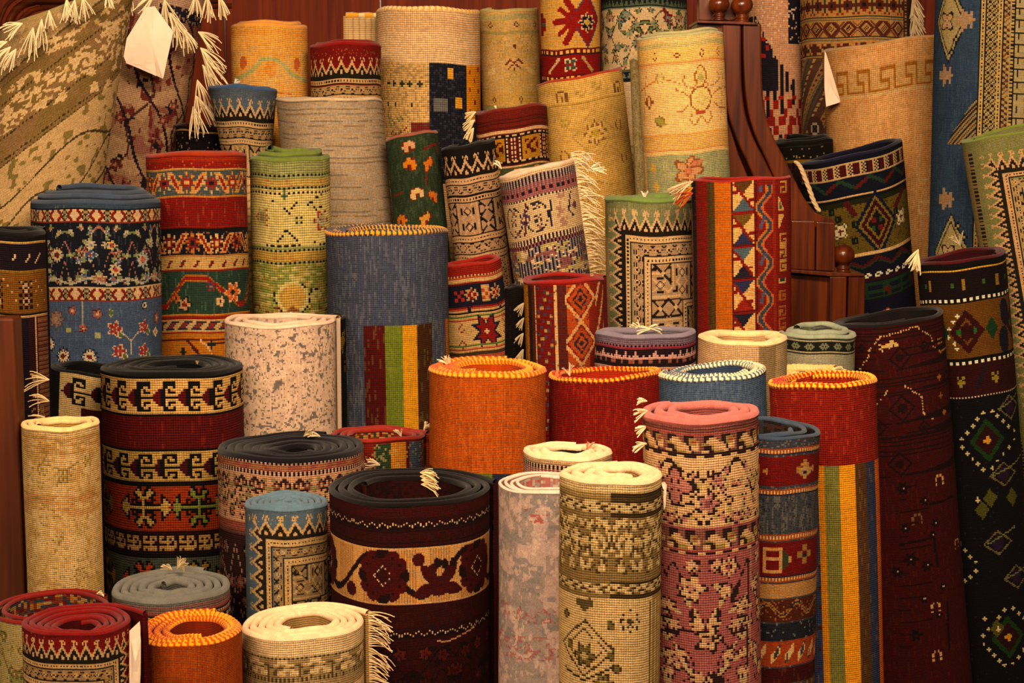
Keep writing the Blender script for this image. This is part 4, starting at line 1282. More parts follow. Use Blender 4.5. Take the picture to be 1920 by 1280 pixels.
def p_dark_left(c):
    c.fill('181018'); c.band(449, 451.5, '14100c'); c.band(453, 456, 'b08c50'); c.band(456, 505, '20121c')
    for x in (28, 55, 75): c.line([(x, 475), (x - 8, 492)], 3.6, 'c8a078', dot=5)
    c.band(505, 507, '84641c'); c.band(508, 583, '744c10')
    for x in (-10, 48): c.stamp(x, 548, ['k.k.k', '.kwk.', 'kwkwk', '.kwk.', 'k.k.k', '.kwk.', 'kwkwk', '.kwk.', 'k.k.k'], {'k': '24100c', 'w': 'b08c68'}, 6)
    c.speck(.03, 'b89470', 515, 580); c.band(583, 586, '14100c'); c.band(586, 590, 'b08c58'); c.band(590, 860, '1c101c')
    c.band(590, 860, '34100f', x0=52); c.dots(590, 860, 999, .5, '34100f', x0=66)
    u = c.X(66, 620)
    c.m((np.abs(c.U - u) < 1.8) & (c.V > c.Y(590)), 'b8946c')
    c.m((c.U > u + 8) & (c.V > c.Y(590)), '7c5438')
    c.m((c.U > u + 8) & (c.V > c.Y(590)) & (c.V % 9 < 4), '5c2c20')
    for y in (620, 655, 690): c.stamp(36, y, ['w.', '.w', 'w.', '.w'], {'w': 'b0a088'}, 3.4)
    c.speck(.2, '94744c', 750, 790)
def p_hookflap(c):
    c.fill('16120c')
    c.band(703, 900, 'bca06c', x0=112); c.tile(708, HOOK, {'c': 'bca06c', 'k': '16120c', 'r': '440e10'}, 4.4, x0=116)
    c.band(765, 900, '440e10', x0=150); c.band(765, 900, 'bca06c', x0=112, x1=150)
def p_hooks(c):
    K_, Cr, Rd = '17110b', 'c49c5c', '5a0e0b'
    c.fill(K_)
    c.tile(715, HOOK, {'c': Cr, 'k': K_, 'r': Rd}, 4.75, per=47.5)
    c.band(713, 716, Cr)
    c.band(780, 782, '5c3410'); c.band(782, 839, '580f0a'); c.streak(.02, '94301c', 782, 839)
    c.tile(845, HOOK, {'c': 'ae8c4c', 'k': K_, 'r': '440d0b'}, 4.3, per=47.5)
    c.band(901, 906, K_); c.band(906, 986, '90380f')
    for x, g in ((268, 'b0904c'), (368, '7c7c34'), (195, '7c6c34')): c.stamp(x, 946, CROSS, {'k': K_, 'g': g}, 3.9, csy=4.6)
    c.band(986, 990, '240c10'); c.band(990, 1030, '2a0c0e')
    c.tile(996, ['cc.ccc.', 'c..c.c.', 'ccccc.c', '...c..c', 'ccccccc', 'c..c...', 'c.cccc.'], {'c': 'a8844c'}, 4.4, per=35)
    c.band(1030, 1036, K_); c.band(1036, 1160, '4c5040')
    for x, g in ((268, 'a8481c'), (370, '94701c'), (200, 'a8701c')): c.stamp(x, 1080, CROSS, {'k': K_, 'g': g}, 3.9, csy=4.6)
def p_beigeleft(c):
    c.fill('c3a268'); c.mottle(810, 1130, 'b48e50', .55, 26, 14, 3, .7); c.mottle(810, 1130, 'ceb07c', .55, 12, 30, 8, .6)
    c.mottle(820, 850, 'a47840', .45, 20, 6, 31, .6); c.mottle(925, 965, 'b07c44', .45, 26, 6, 33, .6)
    for x, y, r in ((80, 880, 13), (118, 890, 15), (150, 1075, 14), (110, 1010, 12), (165, 870, 12), (75, 905, 9)): c.flower(x, y, r, 6, 'bca068', 'a88c50', '94793c')
    c.line([(60, 880), (90, 870), (120, 880), (150, 865)], 2, '94793c')
    c.mottle(830, 1130, '8c7438', .74, 7, 7, 51, .6)
def p_distressed(c):
    c.fill('b89e84'); c.mottle(612, 850, 'ac907a', .5, 40, 20, 3, .5); c.mottle(612, 850, 'c4a88c', .5, 6, 30, 4, .5)
    c.mottle(612, 850, '605a54', .69, 9, 6, 7, .9); c.mottle(612, 850, '605a54', .74, 3.5, 5, 17, .9); c.mottle(612, 850, '7c5c48', .76, 3, 5, 27, .7)
    c.mottle(620, 700, '605a54', .62, 4, 14, 37, .8, x0=600, x1=630)
def p_denim(c):
    c.fill('494c5c'); c.streak(.05, '8c8a84', amt=.4, ln=7); c.streak(.04, '343a50', amt=.5, ln=9)
    stripes(c, 606, [682, 722, 754, 781, 809], ['541410', '6c7424', 'c48a10', '44280f'])
    g = c.V > c.Y(600)
    c.m(g & (c.U > c.X(838, 600)), 'c46014'); c.m(g & (c.U > c.X(843, 600)), '6c7424')
    c.streak(.04, 'a08c50', 606, 900, 5, .25)
def p_navyrim(c):
    c.fill('8c5c48'); c.dots(863, 870, 5.4, .5, 'b89080'); c.band(861, 869, '1e1416'); c.dots(864, 869, 5.4, .45, 'b49078')
    c.band(869, 884, '905040'); c.mottle(870, 884, '9c6c48', .5, 12, 8, 3, .8); c.band(884, 889, '1e1416'); c.dots(884, 889, 5.4, .5, 'c0987c')
    c.band(889, 892, 'c8a078'); c.band(892, 978, 'bc8e6a')
    c.floral(893, 976, 84, 17, ['a47058', '7c4c3c', 'bc9468'], '34201c', '3c2420', n=7, rmin=7, rmax=13, leafc='8c7850')
    c.band(976, 980, 'b88c6c'); c.band(980, 996, '8c4c38'); c.band(996, 1002, '6c4438'); c.band(1002, 1200, '3a201c')
    c.floral(1004, 1160, 120, 23, ['84503c', '94705c', '6c4c34'], '1c1214', 'a08068', n=7, rmin=12, rmax=20, leafc='7c4834')
def p_redstripe(c):
    c.fill('7c2410')
    stripes(c, 836, [612, 640, 700, 705, 733, 765, 771, 796, 804], ['7c2410', '7c2410', '5c1c0c', '34442c', 'bc7c20', '5c1412', '4c5464', '7c3a1c'], 920)
    c.speck(.15, 'b09c5c', 836, 900, .5)
def p_orange(c):
    c.fill('ae560c'); c.streak(.08, 'e07c28', amt=.4, ln=6); c.streak(.02, '5c2c10', amt=.5, ln=12)
    stripes(c, 880, [808, 895, 925, 958, 1000, 1036], ['5c4a14', '6c7424', '2c3444', '44280f', '541410'])
def p_orange2(c):
    c.fill('a04a08'); c.streak(.08, 'c86c1c', amt=.4, ln=9)
def p_redplain(c):
    c.fill('801a08'); c.streak(.06, 'b84420', amt=.4); c.streak(.03, '601006', amt=.5, ln=9)
def p_creamsmall(c):
    c.fill('cfa878'); c.band(870, 874, 'a88868'); c.band(874, 880, '241c18'); c.dots(874, 880, 5, .4, 'c8a480'); c.band(880, 920, '8c5c50'); c.dots(882, 900, 9, .4, 'c09080')
def p_bluerope(c):
    c.fill('4d5f74'); c.streak(.1, '7c8c94', amt=.35); c.speck(.1, '34445a', amt=.5)
def p_lilac(c):
    c.fill('74606a')
    for y in (640, 645): c.band(y, y + 1.6, '8c4c58')
    c.band(648, 654, '241618'); c.dots(649, 653, 5, .4, '8c5c60'); c.band(654, 656, '8c3440')
    c.band(656, 684, '28161a'); c.tile(661, ['..cc...c', '.cccc.cc', 'cccccccc', '.dd..d..'], {'c': 'c09080', 'd': '8c5440'}, 5, per=37)
    c.tri(660, 672, 37, '28161a', up=False, ph=8, duty=.4)
    c.band(684, 686, '8c3440'); c.band(686, 691, '28161a'); c.band(691, 800, 'b08878'); c.dots(692, 720, 6, .5, '4c2c2c')
def p_creamgrey(c):
    c.fill('c09c70'); c.streak(.05, 'd0b088'); g = c.U > c.X(1422, 650)
    c.m(g, '8c7450'); c.m(c.U > c.X(1455, 650), 'ac9068')
def p_palegreen(c):
    c.fill('8c8c70'); c.band(634, 638, '2c2c24'); c.band(638, 640, 'a89c78'); c.band(641, 660, '20201a'); c.tile(643, BIRD, {'c': '7c7c5c'}, 2.6, per=26); c.band(660, 661.5, 'a89c78'); c.band(662, 665, '20201a'); c.band(665, 720, '9c9478')
def p_creamyellow(c):
    c.fill('a89870'); c.band(700, 712, 'd0b07c'); c.band(735, 800, '8c8c50')
def p_redorange(c):
    c.fill('7c2410')
    stripes(c, 528, [978, 990, 996, 1002, 1005, 1040, 1044, 1062, 1105, 1137], ['b47418', '34200f', '5c240f', 'c8a068', '74180f', 'c8a068', '5c2418', 'a84c1c', '84280f'], 900)
    u0 = c.X(1023, 600)
    g = (np.abs(c.U - u0) < 16) & (c.V > 6)
    c.m(g & (((c.U // 5).astype(int) * 3 + (c.V // 6).astype(int) * 5) % 7 == 0), '4c4454'); c.m(g & (((c.U // 7).astype(int) + (c.V // 14).astype(int)) % 4 == 0) & (c.V % 14 < 6), 'a88848')
    a = c.U - c.X(1090, 570)
    for y in (560, 640, 720):
        b = c.V - c.Y(y)
        q = np.abs(a) + np.abs(b) * .8
        g = (a > -30) & (np.abs(b) < 42)
        c.m(g & (q < 36), 'c8945c'); c.m(g & (q < 29), '7c200f'); c.m(g & (q < 25), 'a84c18'); c.m(g & (np.abs(q - 14) < 2.4), '34282c'); c.m(g & (q < 6), '34282c')
    g = (c.U > c.X(1118, 570)) & (c.U < c.X(1135, 570))
    c.m(g & (np.abs(((c.U + c.V * .4) % 26) - 6) < 4), 'c8a068'); c.speck(.05, '34282c')
    c.band(526, 532, '7c2010')
def p_star(c):
    Cr, Rd, Nv, Or = 'c09c64', '7c1c14', '1e1e30', 'a85030'
    c.fill(Cr); c.band(499, 516, '8c2414'); c.dots(516, 518, 8, .5, Rd)
    c.band(520, 524, Or); c.band(530, 533, Rd); c.band(533, 572, Nv)
    for x, col in ((884, 'b89060'), (932, 'b89060')):
        c.flower(x if x < 930 else 931, 552, 15, 8, col, Nv, None); c.flower(x if x < 930 else 931, 552, 9, 4, '84201a', 'c8a878')
    c.stamp(912, 552, ['ccc', 'aca', 'cac', 'aca', 'ccc'], {'a': 'a84c1c', 'c': 'c09860'}, 6); c.stamp(860, 552, ['a.a', '.a.', 'a.a'], {'a': 'a8301c'}, 7)
    c.band(572, 575, Rd); c.band(575, 580, Or); c.band(583, 586, '241c14'); c.band(590, 594, '5c6c34'); c.band(596, 598, Or)
    c.stamp(914, 620, STAR, {'a': Nv, 'b': '841c14', 'c': 'c8a878'}, 3.6)
    for x, y in ((865, 612), (866, 640), (948, 604), (949, 625)): c.diam(x, y, 8, 9, '84302a', th=2.6)
    c.band(642, 645, '5c6c34'); c.band(649, 651, Or); c.band(656, 661, '4c3820'); c.band(664, 668, Or); c.band(670, 672, '5c6c34')
    for x in (880, 940): c.line([(x - 4, 574), (x, 583), (x + 4, 574)], 3, Nv)
def p_blackzig(c):
    c.fill('1c1614')
    bok(c, 286, '1c1614', 'c49c70', '241b14', 'b08c68', 1.85, 23)
def p_navyfloral(c):
    Cr, Nv = 'c8a880', '22202e'
    c.fill(Cr); c.band(326, 346, Nv); c.dots(328, 346, 5.2, .4, 'a88c7c'); c.band(340, 352, '7c4c4c'); c.dots(340, 362, 5.2, .5, '9c6c64'); c.band(352, 358, Nv); c.dots(352, 358, 13, .5, '9c5850'); c.band(358, 364, '94605a'); c.dots(364, 369, 5.2, .55, Nv)
    c.band(369, 436, 'c2a478')
    for x in (962, 1005): c.disc(x, 402, 22, '28242c', ry=28); c.disc(x, 402, 19.5, 'c2a478', ry=25.5)
    for x, y in ((962, 386), (962, 402), (1005, 384), (1008, 405), (970, 424), (1012, 424)): c.stamp(x, y, ['k.k', '.r.', 'k.k'], {'k': '34303a', 'r': '8c5a4c'}, 4.6)
    c.line([(984, 375), (984, 430)], 4, '5c2c30'); c.diam(984, 402, 12, 14, '54405a', th=4)
    c.line([(1030, 380), (1032, 425)], 4, '28243a'); c.mottle(370, 430, '94645c', .5, 7, 7, 5, .7, x0=1038, x1=1056); c.line([(1066, 372), (1064, 405), (1072, 415)], 3.6, '28243a'); c.diam(1074, 398, 8, 9, '6c4454')
    c.band(436, 438, 'd0b088'); c.band(438, 446, Nv); c.dots(438, 446, 5.2, .4, Cr); c.band(446, 454, '94584e'); c.dots(446, 454, 5.2, .4, Nv)
    c.band(454, 700, Nv); c.dots(454, 700, 5.2, .35, '8c7c74')
    c.mottle(456, 700, 'a8945c', .58, 15, 10, 9, 1.0); c.mottle(456, 700, Cr, .64, 10, 8, 19, 1.0); c.mottle(456, 700, '84504a', .68, 12, 14, 29, .9)
def p_green_red(c):
    c.fill('34422c'); c.streak(.14, '6c7450', amt=.4)
    c.mottle(262, 440, '283620', .5, 20, 30, 3, .5)
    LF = [['.r.aa..', '.aaaaar', 'raaaaaa', 'aaarraa', 'aaar.aa', '.aar.r.', 'r.r....'], ['..r.ar.', 'r.aaaa.', 'aaaaaar', '.aaaar.', '.aara..', 'raar...', '.ar....']]
    for i, (x, y, col) in enumerate(((768, 308, 'c87c1c'), (805, 313, 'c87420'), (780, 362, 'd0a870'), (812, 372, 'c4701c'), (765, 275, 'c89468'), (798, 410, 'c89040'), (752, 405, 'c87420'))):
        c.stamp(x, y, LF[i % 2], {'a': col, 'r': '7c2414'}, 3.6, flip=i % 3 == 0)
    c.line([(795, 285), (820, 275), (822, 292)], 4, '7c2414'); c.line([(800, 325), (798, 350)], 3, '7c2c18'); c.line([(738, 358), (752, 356)], 4, '7c2414')
def p_brownred(c):
    c.fill('6c2010'); 
    for y in (222, 227, 232, 237): c.band(y, y + 1.6, '54180c')
    c.band(243, 246.5, 'c8a070'); c.band(246.5, 306, '571a10')
    c.band(249, 256, '1c1410'); c.dots(250, 254, 14, .5, 'c8a878'); c.band(296, 302, '1c1410'); c.dots(297, 300, 14, .5, 'c8a878')
    g = c.reg(255, 297); b = c.V - c.Y(276); q = (c.U - 10) % 72
    c.m(g & (q > 2) & (q < 52), '1c1410'); c.m(g & (q > 7) & (q < 47), 'a8761c')
    c.m(g & (q > 11) & (q < 43) & (np.abs(b) < 14) & (((q // 5).astype(int) * 3 + (np.abs(b) // 4).astype(int) * 5) % 4 < 2), '54180c')
    c.m(g & ((np.abs(q - 3) < 1.6) | (np.abs(q - 51) < 1.6)) & (c.V % 8 < 5), 'd0ac80'); c.m(g & ((np.abs(q - 58) < 1.6) | (np.abs(q - 66) < 1.6)) & (c.V % 8 > 3), 'd0ac80')
    c.band(306, 309, 'c8a070'); c.band(309, 330, '4c5030'); c.dots(312, 318, 40, .3, 'c88c34')
def p_olive(c):
    c.fill('8a6c44')
    A, B = c.U, c.V
    q = (B + A * .55) 
    c.mottle(-40, 420, '7c6632', .5, 30, 40, 3, .6)
    L = 'c8a878'
    def st(a, b, col): c.m((q > a) & (q < b), col)
    st(-999, 40, 'a88c60'); st(40, 45, '5c4c24'); st(60, 63, '64522a'); 
    for a in (100, 176, 225, 236): c.m((q > a) & (q < a + 5) & (A % 6 < 3.5), '4c3e20')
    c.floral(20, 200, 90, 61, [L, 'b8985c', L], None, None, n=10, rmin=5, rmax=10, leafc=L)
    c.m((q > 112) & (q < 172) & (vnoise(A / 5, B / 5, 77) > .6), L)
    c.m((q > 240) & (q < 560), 'bc9c6c')
    c.m((q > 240) & (vnoise(A / 9, B / 10, 78) > .7), '84703c'); c.m((q > 248) & (np.abs(np.sin(A / 34) * 30 + np.sin(B / 50) * 18 + q - 310) < 3), '4c3e22'); c.m((q > 300) & (np.abs(np.cos(A / 22) * 24 + q - 380) < 3), '54462a')
    c.m((q > 430) & (q < 436), '4c3e22'); c.m((q > 455) & (q < 520), '94783e'); c.m((q > 455) & (q < 520) & (vnoise(A / 8, B / 8, 79) > .6), L)
def p_pinkish(c):
    c.fill('a48060')
    U, V = c.U, c.V
    D = '2e2028'
    c.m((vnoise(U / 20, V / 20, 5) > .56), '946450'); c.m(vnoise(U / 9, V / 16, 15) > .72, '74352c')
    c.m(vnoise(U / 30, V / 34, 8) > .6, 'b4906c')
    for i in range(5):
        o = -140 + i * 75
        w = U * .1 + V * .55
        c.m((np.abs(((U * 1.0 - V * .62 + o + np.sin(V / 26) * 7)) % 150 - 20) < 3.2) & (i < 2), D)
    c.m((np.abs(((U * -1.0 - V * .3 + np.sin(V / 17) * 12)) % 95 - 20) < 2.4), '54342c')
    for i in range(7): c.stamp(215 + (i * 53) % 130, 110 + i * 36, [['.k..', 'kkk.', '.kkk', '..k.'], ['..kk', '.k..', 'kk..', 'k...']][i % 2], {'k': D}, 5)
    for x, y in ((330, 175), (310, 205), (215, 300), (240, 335), (290, 240), (225, 215)): c.flower(x, y, 13, 5, '84443a', 'ac8058', '54281f')
    g = V < 60
    c.band(-40, 26, 'ac8c70'); c.band(-2, 26, '2a2430', x0=300); c.speck(.3, 'ac8c70', -2, 26)
# ------------------------------------------------------------ the carpets, front to back
REDMIX = ['5a0f0c', '6a140f', '4a0c0a']
rug('dark red rimmed carpet roll with cream tooth border, front left beside the small orange roll', 147, 1163, 206, 1290, p_red_bok, K=2.8, t=10, n=5.2, pit=13, bind='7a120d', br=5.5, end=22, flare=22, flarc=.12, sy=.95, tel=-3, inn='5a0f0c')
rug('small bright orange carpet roll with twisted yellow rim, at the bottom of the photo', 357, 1181, 196, 1290, p_orange2, K=3.2, t=12, n=3.6, pit=13, bind=('b4500a', 'e89a1c'), br=8.5, end=75, twist=10, inn='8c3408', mat=FLAT, sy=1.15, off=(3, 0), flare=8)
rug('cream-rimmed beige carpet roll at the bottom with long white fringe on its right side', 572, 1170, 234, 1290, p_cream_front, K=4.2, t=13, n=4.6, pit=15, bind='e2bf96', br=8.5, end=28, inn='b08c58', flare=12, flarc=.2, sy=1.0, fringe=(-6, 135, 40, 'e0c294', 46), slope=0.03)
rug('loosely wound red-edged carpet with a pale floral face, left corner behind the dark red roll', 100, 1140, 222, 1290, p_large_pale, K=3.6, t=7, n=1.9, pit=20, bind='7a1a10', br=4.5, end=48, inn=['7c3a18', 'a87028', '34404c', '6a1a10', 'a08050'], sy=1.0, dmin=0, tufts=[(182, 1113, 20, 14), (212, 1138, 20, 12)])
rug('grey felt-edged carpet roll lying low between the tall hook-patterned roll and the orange one', 325, 1103, 222, 1180, p_grey, K=4, t=14, n=5.2, pit=16, bind='6f6c62', br=9.5, end=70, inn='5c5a52', sy=1.1, tufts=[(333, 1066, 62, 34, 'd8c094', -.5), (322, 1068, 130, 24, 'd8c094', -.5), (345, 1070, 95, 16, 'd8c094', -.5)])
rug('very wide maroon carpet roll with black rim and a cream band of dark rosettes', 772, 914, 308, 1290, p_dark_maroon, K=2.6, t=9, n=3.4, pit=17, bind='160f0c', br=6, end=15, dirn=1, inn=['3c0d0c', '3c0d0c', '2a0a0a'], flare=6, tel=-1.5, sy=1.05, off=(0, 3), tufts=[(788, 886, 10, 34, 'd8bc8c', -.3), (788, 893, 5, 34, 'd8bc8c', -.3), (790, 900, 5, 34, 'd8bc8c', -.3), (790, 908, 0, 32, 'd8bc8c', -.3)])
rug('slim cream-edged carpet roll with beige knotted flowers, front and right of the silvery one', 1147, 892, 192, 1290, p_beige, K=4.6, t=14, n=3.6, pit=17, bind='deba90', br=10, end=80, inn='b8945c', sy=1.0, off=(5, 0))
rug('tall pink-edged carpet roll with cream and rose flowers, standing in the front row', 1317, 776, 212, 1290, p_pink, K=4.6, t=13, n=2.7, pit=21, bind='b46a60', br=9, end=120, inn='9c5850', sy=1.05, k=.015, off=(3, 1), tufts=[(1213, 752, 170, 20, 'e8d0a8', .2), (1214, 770, 185, 26, 'e8d0a8', .2), (1213, 800, 190, 22, 'e8d0a8', .2), (1212, 832, 180, 26, 'e8d0a8', .2)])
rug('silvery grey and pink faded carpet roll with thin pale rim', 1035, 907, 200, 1290, p_greypink, K=2.4, t=5, n=4.2, pit=11, bind='d4b4a0', br=3.2, end=40, inn=['9c8878', 'a8685c', 'b09c88'], mat=FINE, sy=.95)
rug('blue-edged carpet roll with cream tooth border, small one in front of the navy-rimmed roll', 540, 943, 156, 1150, p_blue_bok, K=2.5, t=10, n=5.4, pit=12, bind='5c7480', br=7, end=95, inn='30506c', sy=1.0, flare=0, off=(0, -1))
rug('banded red and slate carpet with loose slate-blue coils, tucked behind the pink roll', 1459, 806, 172, 1290, p_banded, K=3, t=7, n=2.6, pit=10, bind='3c4858', br=4.8, end=140, inn=['2c2420', '3c3c3c', '4c2c20'], sy=1.3, off=(-14, 6))
rug('navy-rimmed wide carpet roll with a rosy floral band', 549, 841, 276, 1150, p_navyrim, K=4, t=13, n=6.8, pit=15.5, bind='18131a', br=9, end=70, inn='140f15', tel=-1, sy=1.0, tufts=[(570, 818, 40, 24, 'e0c8a0', -.6), (600, 818, 150, 22, 'e0c8a0', -.6)])
rug('kilim roll with plain red top over vertical yellow, green and blue stripes', 1546, 716, 200, 1290, p_redkilim, K=4, t=10, n=2.0, pit=14, bind=('a82c0c', 'e8a024'), br=6.5, end=100, twist=9, inn='a02c10', mat=FLAT, sy=.85, k=.03, tufts=[(1480, 720, 30, 16, 'd8941c', .3)])
rug('plain cream and beige carpet roll at the far left, behind the brown post', 117, 797, 148, 1120, p_beigeleft, K=3.8, t=9, n=2.4, pit=13, bind='d8b47c', br=5.5, end=60, inn='b8904c', sy=.95, tel=0)
rug('wide carpet roll with black felt rim and rows of black hooks on cream', 326, 690, 266, 1095, p_hooks, K=4.6, t=12, n=5.6, pit=14, bind='10100b', br=8, end=70, inn='10100b', sy=.95, tufts=[(370, 682, 90, 8, 'c8a878', .2)])
rug('small cream roll of thick felt with a dark hole, before the plain red roll', 1068, 850, 170, 890, p_creamsmall, K=4, t=14, n=2.9, pit=16, bind='dcba92', br=9.5, end=80, inn='3c3024', sy=.95, tufts=[(1100, 846, 68, 28, 'e0b090', 0)])
rug('thin pale pink rim of a carpet roll showing between the beige and pink rolls', 1225, 897, 220, 930, p_greypink, K=4, t=5, n=3, pit=10, bind='d8b8a4', br=3.4, end=40, inn='a89080', mat=FINE, sy=1.0)
rug('small red-corded kilim roll of coloured stripes, between the navy-rimmed and orange rolls', 712, 817, 182, 885, p_redstripe, K=4.2, t=7, n=2.5, pit=15, bind='8c2a1a', br=4.8, end=20, inn=['7c2c14', '34402c', 'a8783c', '5c1c14'], mat=FLAT, sy=.8, tufts=[(752, 818, 110, 22, 'e0c8a0', 0), (795, 806, 60, 22, 'e0c8a0', 0), (712, 872, 150, 30, 'e0c8a0', 1.1)])
rug('big plain orange carpet roll in the middle with twisted yellow rim', 921, 693, 226, 905, p_orange, K=3.2, t=13, n=2.5, pit=21, bind=('c05808', 'e09a28'), br=7.5, end=75, twist=10, inn='b85008', mat=FLAT, sy=1.05, off=(-4, -4), tufts=[(843, 686, 115, 30, 'e8d0a8', -.5)])
rug('pale blue carpet roll with a twisted blue and white rim', 1338, 699, 196, 780, p_bluerope, K=3.4, t=11, n=2.5, pit=14, bind=('4c5c70', 'd8c098'), br=7, end=150, twist=9, inn='3c4c64', mat=FLAT, sy=1.1, slope=.04, k=.03)
rug('plain red carpet roll beside the big orange roll, twisted yellow rim', 1137, 703, 206, 880, p_redplain, K=3.4, t=9, n=1.6, pit=12, bind=('a8240c', 'e89a1c'), br=5.5, end=160, twist=8, inn='a83010', mat=FLAT, sy=.75, slope=.045, tufts=[(1068, 704, 95, 32, 'e8d0a8', .3)])
rug('distressed white and grey carpet roll with a thin pale rim', 529, 603, 214, 825, p_distressed, K=2.6, t=8, n=3.0, pit=17, bind='cdb094', br=5, end=25, inn=['b49c84', 'b49c84', '8c7c70'], mat=FINE, sy=1.0)
rug('corner of a black and cream hook-patterned carpet tucked behind the black-rimmed roll', 165, 694, 136, 790, p_hookflap, K=3.6, t=8, n=1.5, bind='0e0e0a', br=6, end=60, inn='16120e', k=-.03, slope=-.08)
rug('dark purple and mustard carpet roll cut by the left edge of the frame', 8, 436, 164, 790, p_dark_left, dmin=3.85, K=3.8, t=9, n=1.8, pit=14, bind='110c07', br=6, end=40, inn='15100c', sy=.9, k=.03, tufts=[(92, 712, 165, 38, 'dcc090', .9), (92, 752, 160, 36, 'dcc090', .9), (84, 782, 180, 30, 'dcc090', .9)])
rug('stacked-looking blue-edged carpet roll with white and red flowers, its coils rising in steps', 184, 384, 244, 690, p_blue_floral, K=2.6, t=12, n=3.3, pit=13, bind='3c4858', br=7.5, end=60, tel=9, inn='343c48', sy=1.0, k=.01)
rug('dark carpet with yellow specks, a sliver between the distressed and denim-blue rolls', 618, 596, 66, 810, plain('16120f', 'a88418', .02, .7), K=4, t=6, n=1.6, bind='16120f', inn='16120f', tel=0)
rug('denim-blue kilim roll with red, green, yellow and brown stripes, twisted yellow rim', 728, 435, 232, 815, p_denim, K=3.6, t=11, n=2.3, pit=14, bind=('3c4254', 'd8941c'), br=6.5, end=100, twist=8, inn='40485c', mat=FLAT, sy=1.0, k=.02)
rug('rust-rimmed carpet roll with red, navy and green flowered bands, next to the stepped blue roll', 371, 291, 192, 675, p_orange_bands, K=3.3, t=8, n=1.7, pit=12, bind='94340f', br=5, end=50, inn=['84240f', '9c3818'], sy=1.0, slope=.02, flare=0)
rug('moss-green rimmed carpet roll with black-dotted lattice on cream', 547, 305, 152, 605, p_green, K=4.6, t=12, n=2.4, pit=14, bind='6c7634', br=8, end=70, tel=9, inn='5c6430', sy=.95)
rug('pale carpet roll with one red star, beside the denim-blue roll', 880, 494, 128, 680, p_star, K=3.4, t=8, n=1.6, bind='94281a', br=5, end=40, inn='8c2414', k=.12, slope=.03)
rug('lilac-grey edged carpet roll with burgundy stripes', 1213, 626, 190, 715, p_lilac, K=3.8, t=12, n=1.4, bind='7c7078', br=8, end=90, inn='74686c', sy=.75, slope=.02, tufts=[(1200, 615, 130, 22, 'e8d0a8', 0), (1220, 618, 160, 30, 'e8d0a8', 0), (1215, 616, 20, 24, 'e8d0a8', 0)])
rug('thick cream carpet roll with grey-brown side, below the striped red kilim', 1396, 637, 172, 695, p_creamgrey, K=3.6, t=12, n=2.0, pit=15, bind='d4b484', br=8, end=30, inn='c09c6c', sy=1.15, mat=FLAT)
rug('flat cream and yellow corded carpet roll behind the red kilim rim', 1502, 698, 146, 765, p_creamyellow, K=3.6, t=12, n=2.6, bind=('d8bc88', 'dcb060'), br=7, end=20, inn='b8a070', sy=.9, tufts=[(1560, 693, 10, 26, 'dcc498', .2), (1556, 698, 0, 26, 'dcc498', .2)])
rug('pale green-grey edged carpet roll half hidden by the maroon roll', 1535, 628, 136, 680, p_palegreen, K=2.6, t=10, n=2.0, pit=14, bind='8c9078', br=6.5, end=160, inn='74745c', sy=1.2, tel=5, tufts=[(1560, 615, 190, 48, '4c4640', .3), (1566, 632, 195, 55, '4c4640', .4), (1572, 650, 200, 50, '3c3634', .4), (1578, 670, 215, 40, '2c2624', .4)])
rug('tall maroon carpet roll with dotted white octagon outlines and charcoal rim', 1665, 597, 206, 1290, p_maroon, K=2.6, t=9, n=1.5, bind='1c1716', br=7, end=100, inn='241c1c', sy=.9, k=.082, slope=.045)
rug('red-rimmed carpet roll with orange tribal diamonds and a ruby side stripe', 1058, 523, 156, 700, p_redorange, K=3.0, t=6, n=2.0, pit=8, bind='84180c', br=4.2, end=10, inn='5c1c14', k=.03, sy=1.1, tufts=[(1108, 519, 70, 8, 'c8a878', .4), (982, 568, 230, 20, 'a08c68', .2), (982, 596, 240, 18, 'a08c68', .2), (981, 625, 230, 20, 'a08c68', .2), (981, 655, 240, 20, 'a08c68', .2)])
rug('red rim kilim roll with vertical bands and cream hourglass boxes', 1390, 336, 182, 625, p_vertkilim, K=3.2, t=6, n=1.4, bind='8c2010', br=4.2, end=170, inn='7c2010', k=.012, tufts=[(1299, 340, 200, 44, 'd0a880', .3), (1299, 352, 205, 34, 'a87018', .3), (1299, 362, 200, 34, 'a83c14', .3)])
rug('dark brown carpet sliver in the gap between the star and tribal diamond rolls', 972, 540, 50, 690, plain('18100c', '3c2418', .03, .6), K=4, t=6, n=1.4, bind='1a120e', inn='16100c', dmin=4.7)
rug('green-rimmed carpet roll with cream tooth border and black diamond lattice', 1221, 374, 170, 620, p_green_bok, K=2.3, t=9, n=1.6, pit=14, bind='6c7a40', br=6.5, end=60, inn='7c8450', sy=1.1, k=.01, tufts=[(1209, 374, 95, 22, 'e8d0b0', -.3)])
rug('cream and navy floral carpet roll leaning left, long white fringe down its right side', 1004, 319, 142, 680, p_navyfloral, K=3.5, t=9, n=1.5, bind='c8ac90', br=5.5, end=-12, dirn=-1, inn='c0a080', k=.145, slope=.095, fringe=(-16, 235, 46, 'dcc49c', 110), tufts=[(940, 316, 120, 22, 'e8d8b8', .3), (1100, 306, 85, 24, 'e8d8b8', 0), (1105, 318, 20, 30, 'e8d8b8', 0)])
rug('black-rimmed carpet roll with cream zigzag teeth, leaning beside the red-brown roll', 880, 273, 104, 690, p_blackzig, K=2.2, t=8, n=1.5, bind='1e1a14', br=6, end=60, inn='1a1612', k=.125, slope=.08)
rug('dark green carpet roll scattered with orange and cream leaves', 774, 256, 102, 440, p_green_red, K=2.6, t=8, n=1.4, bind='8c5440', br=5, end=80, inn='84503c', k=.10, slope=.07)
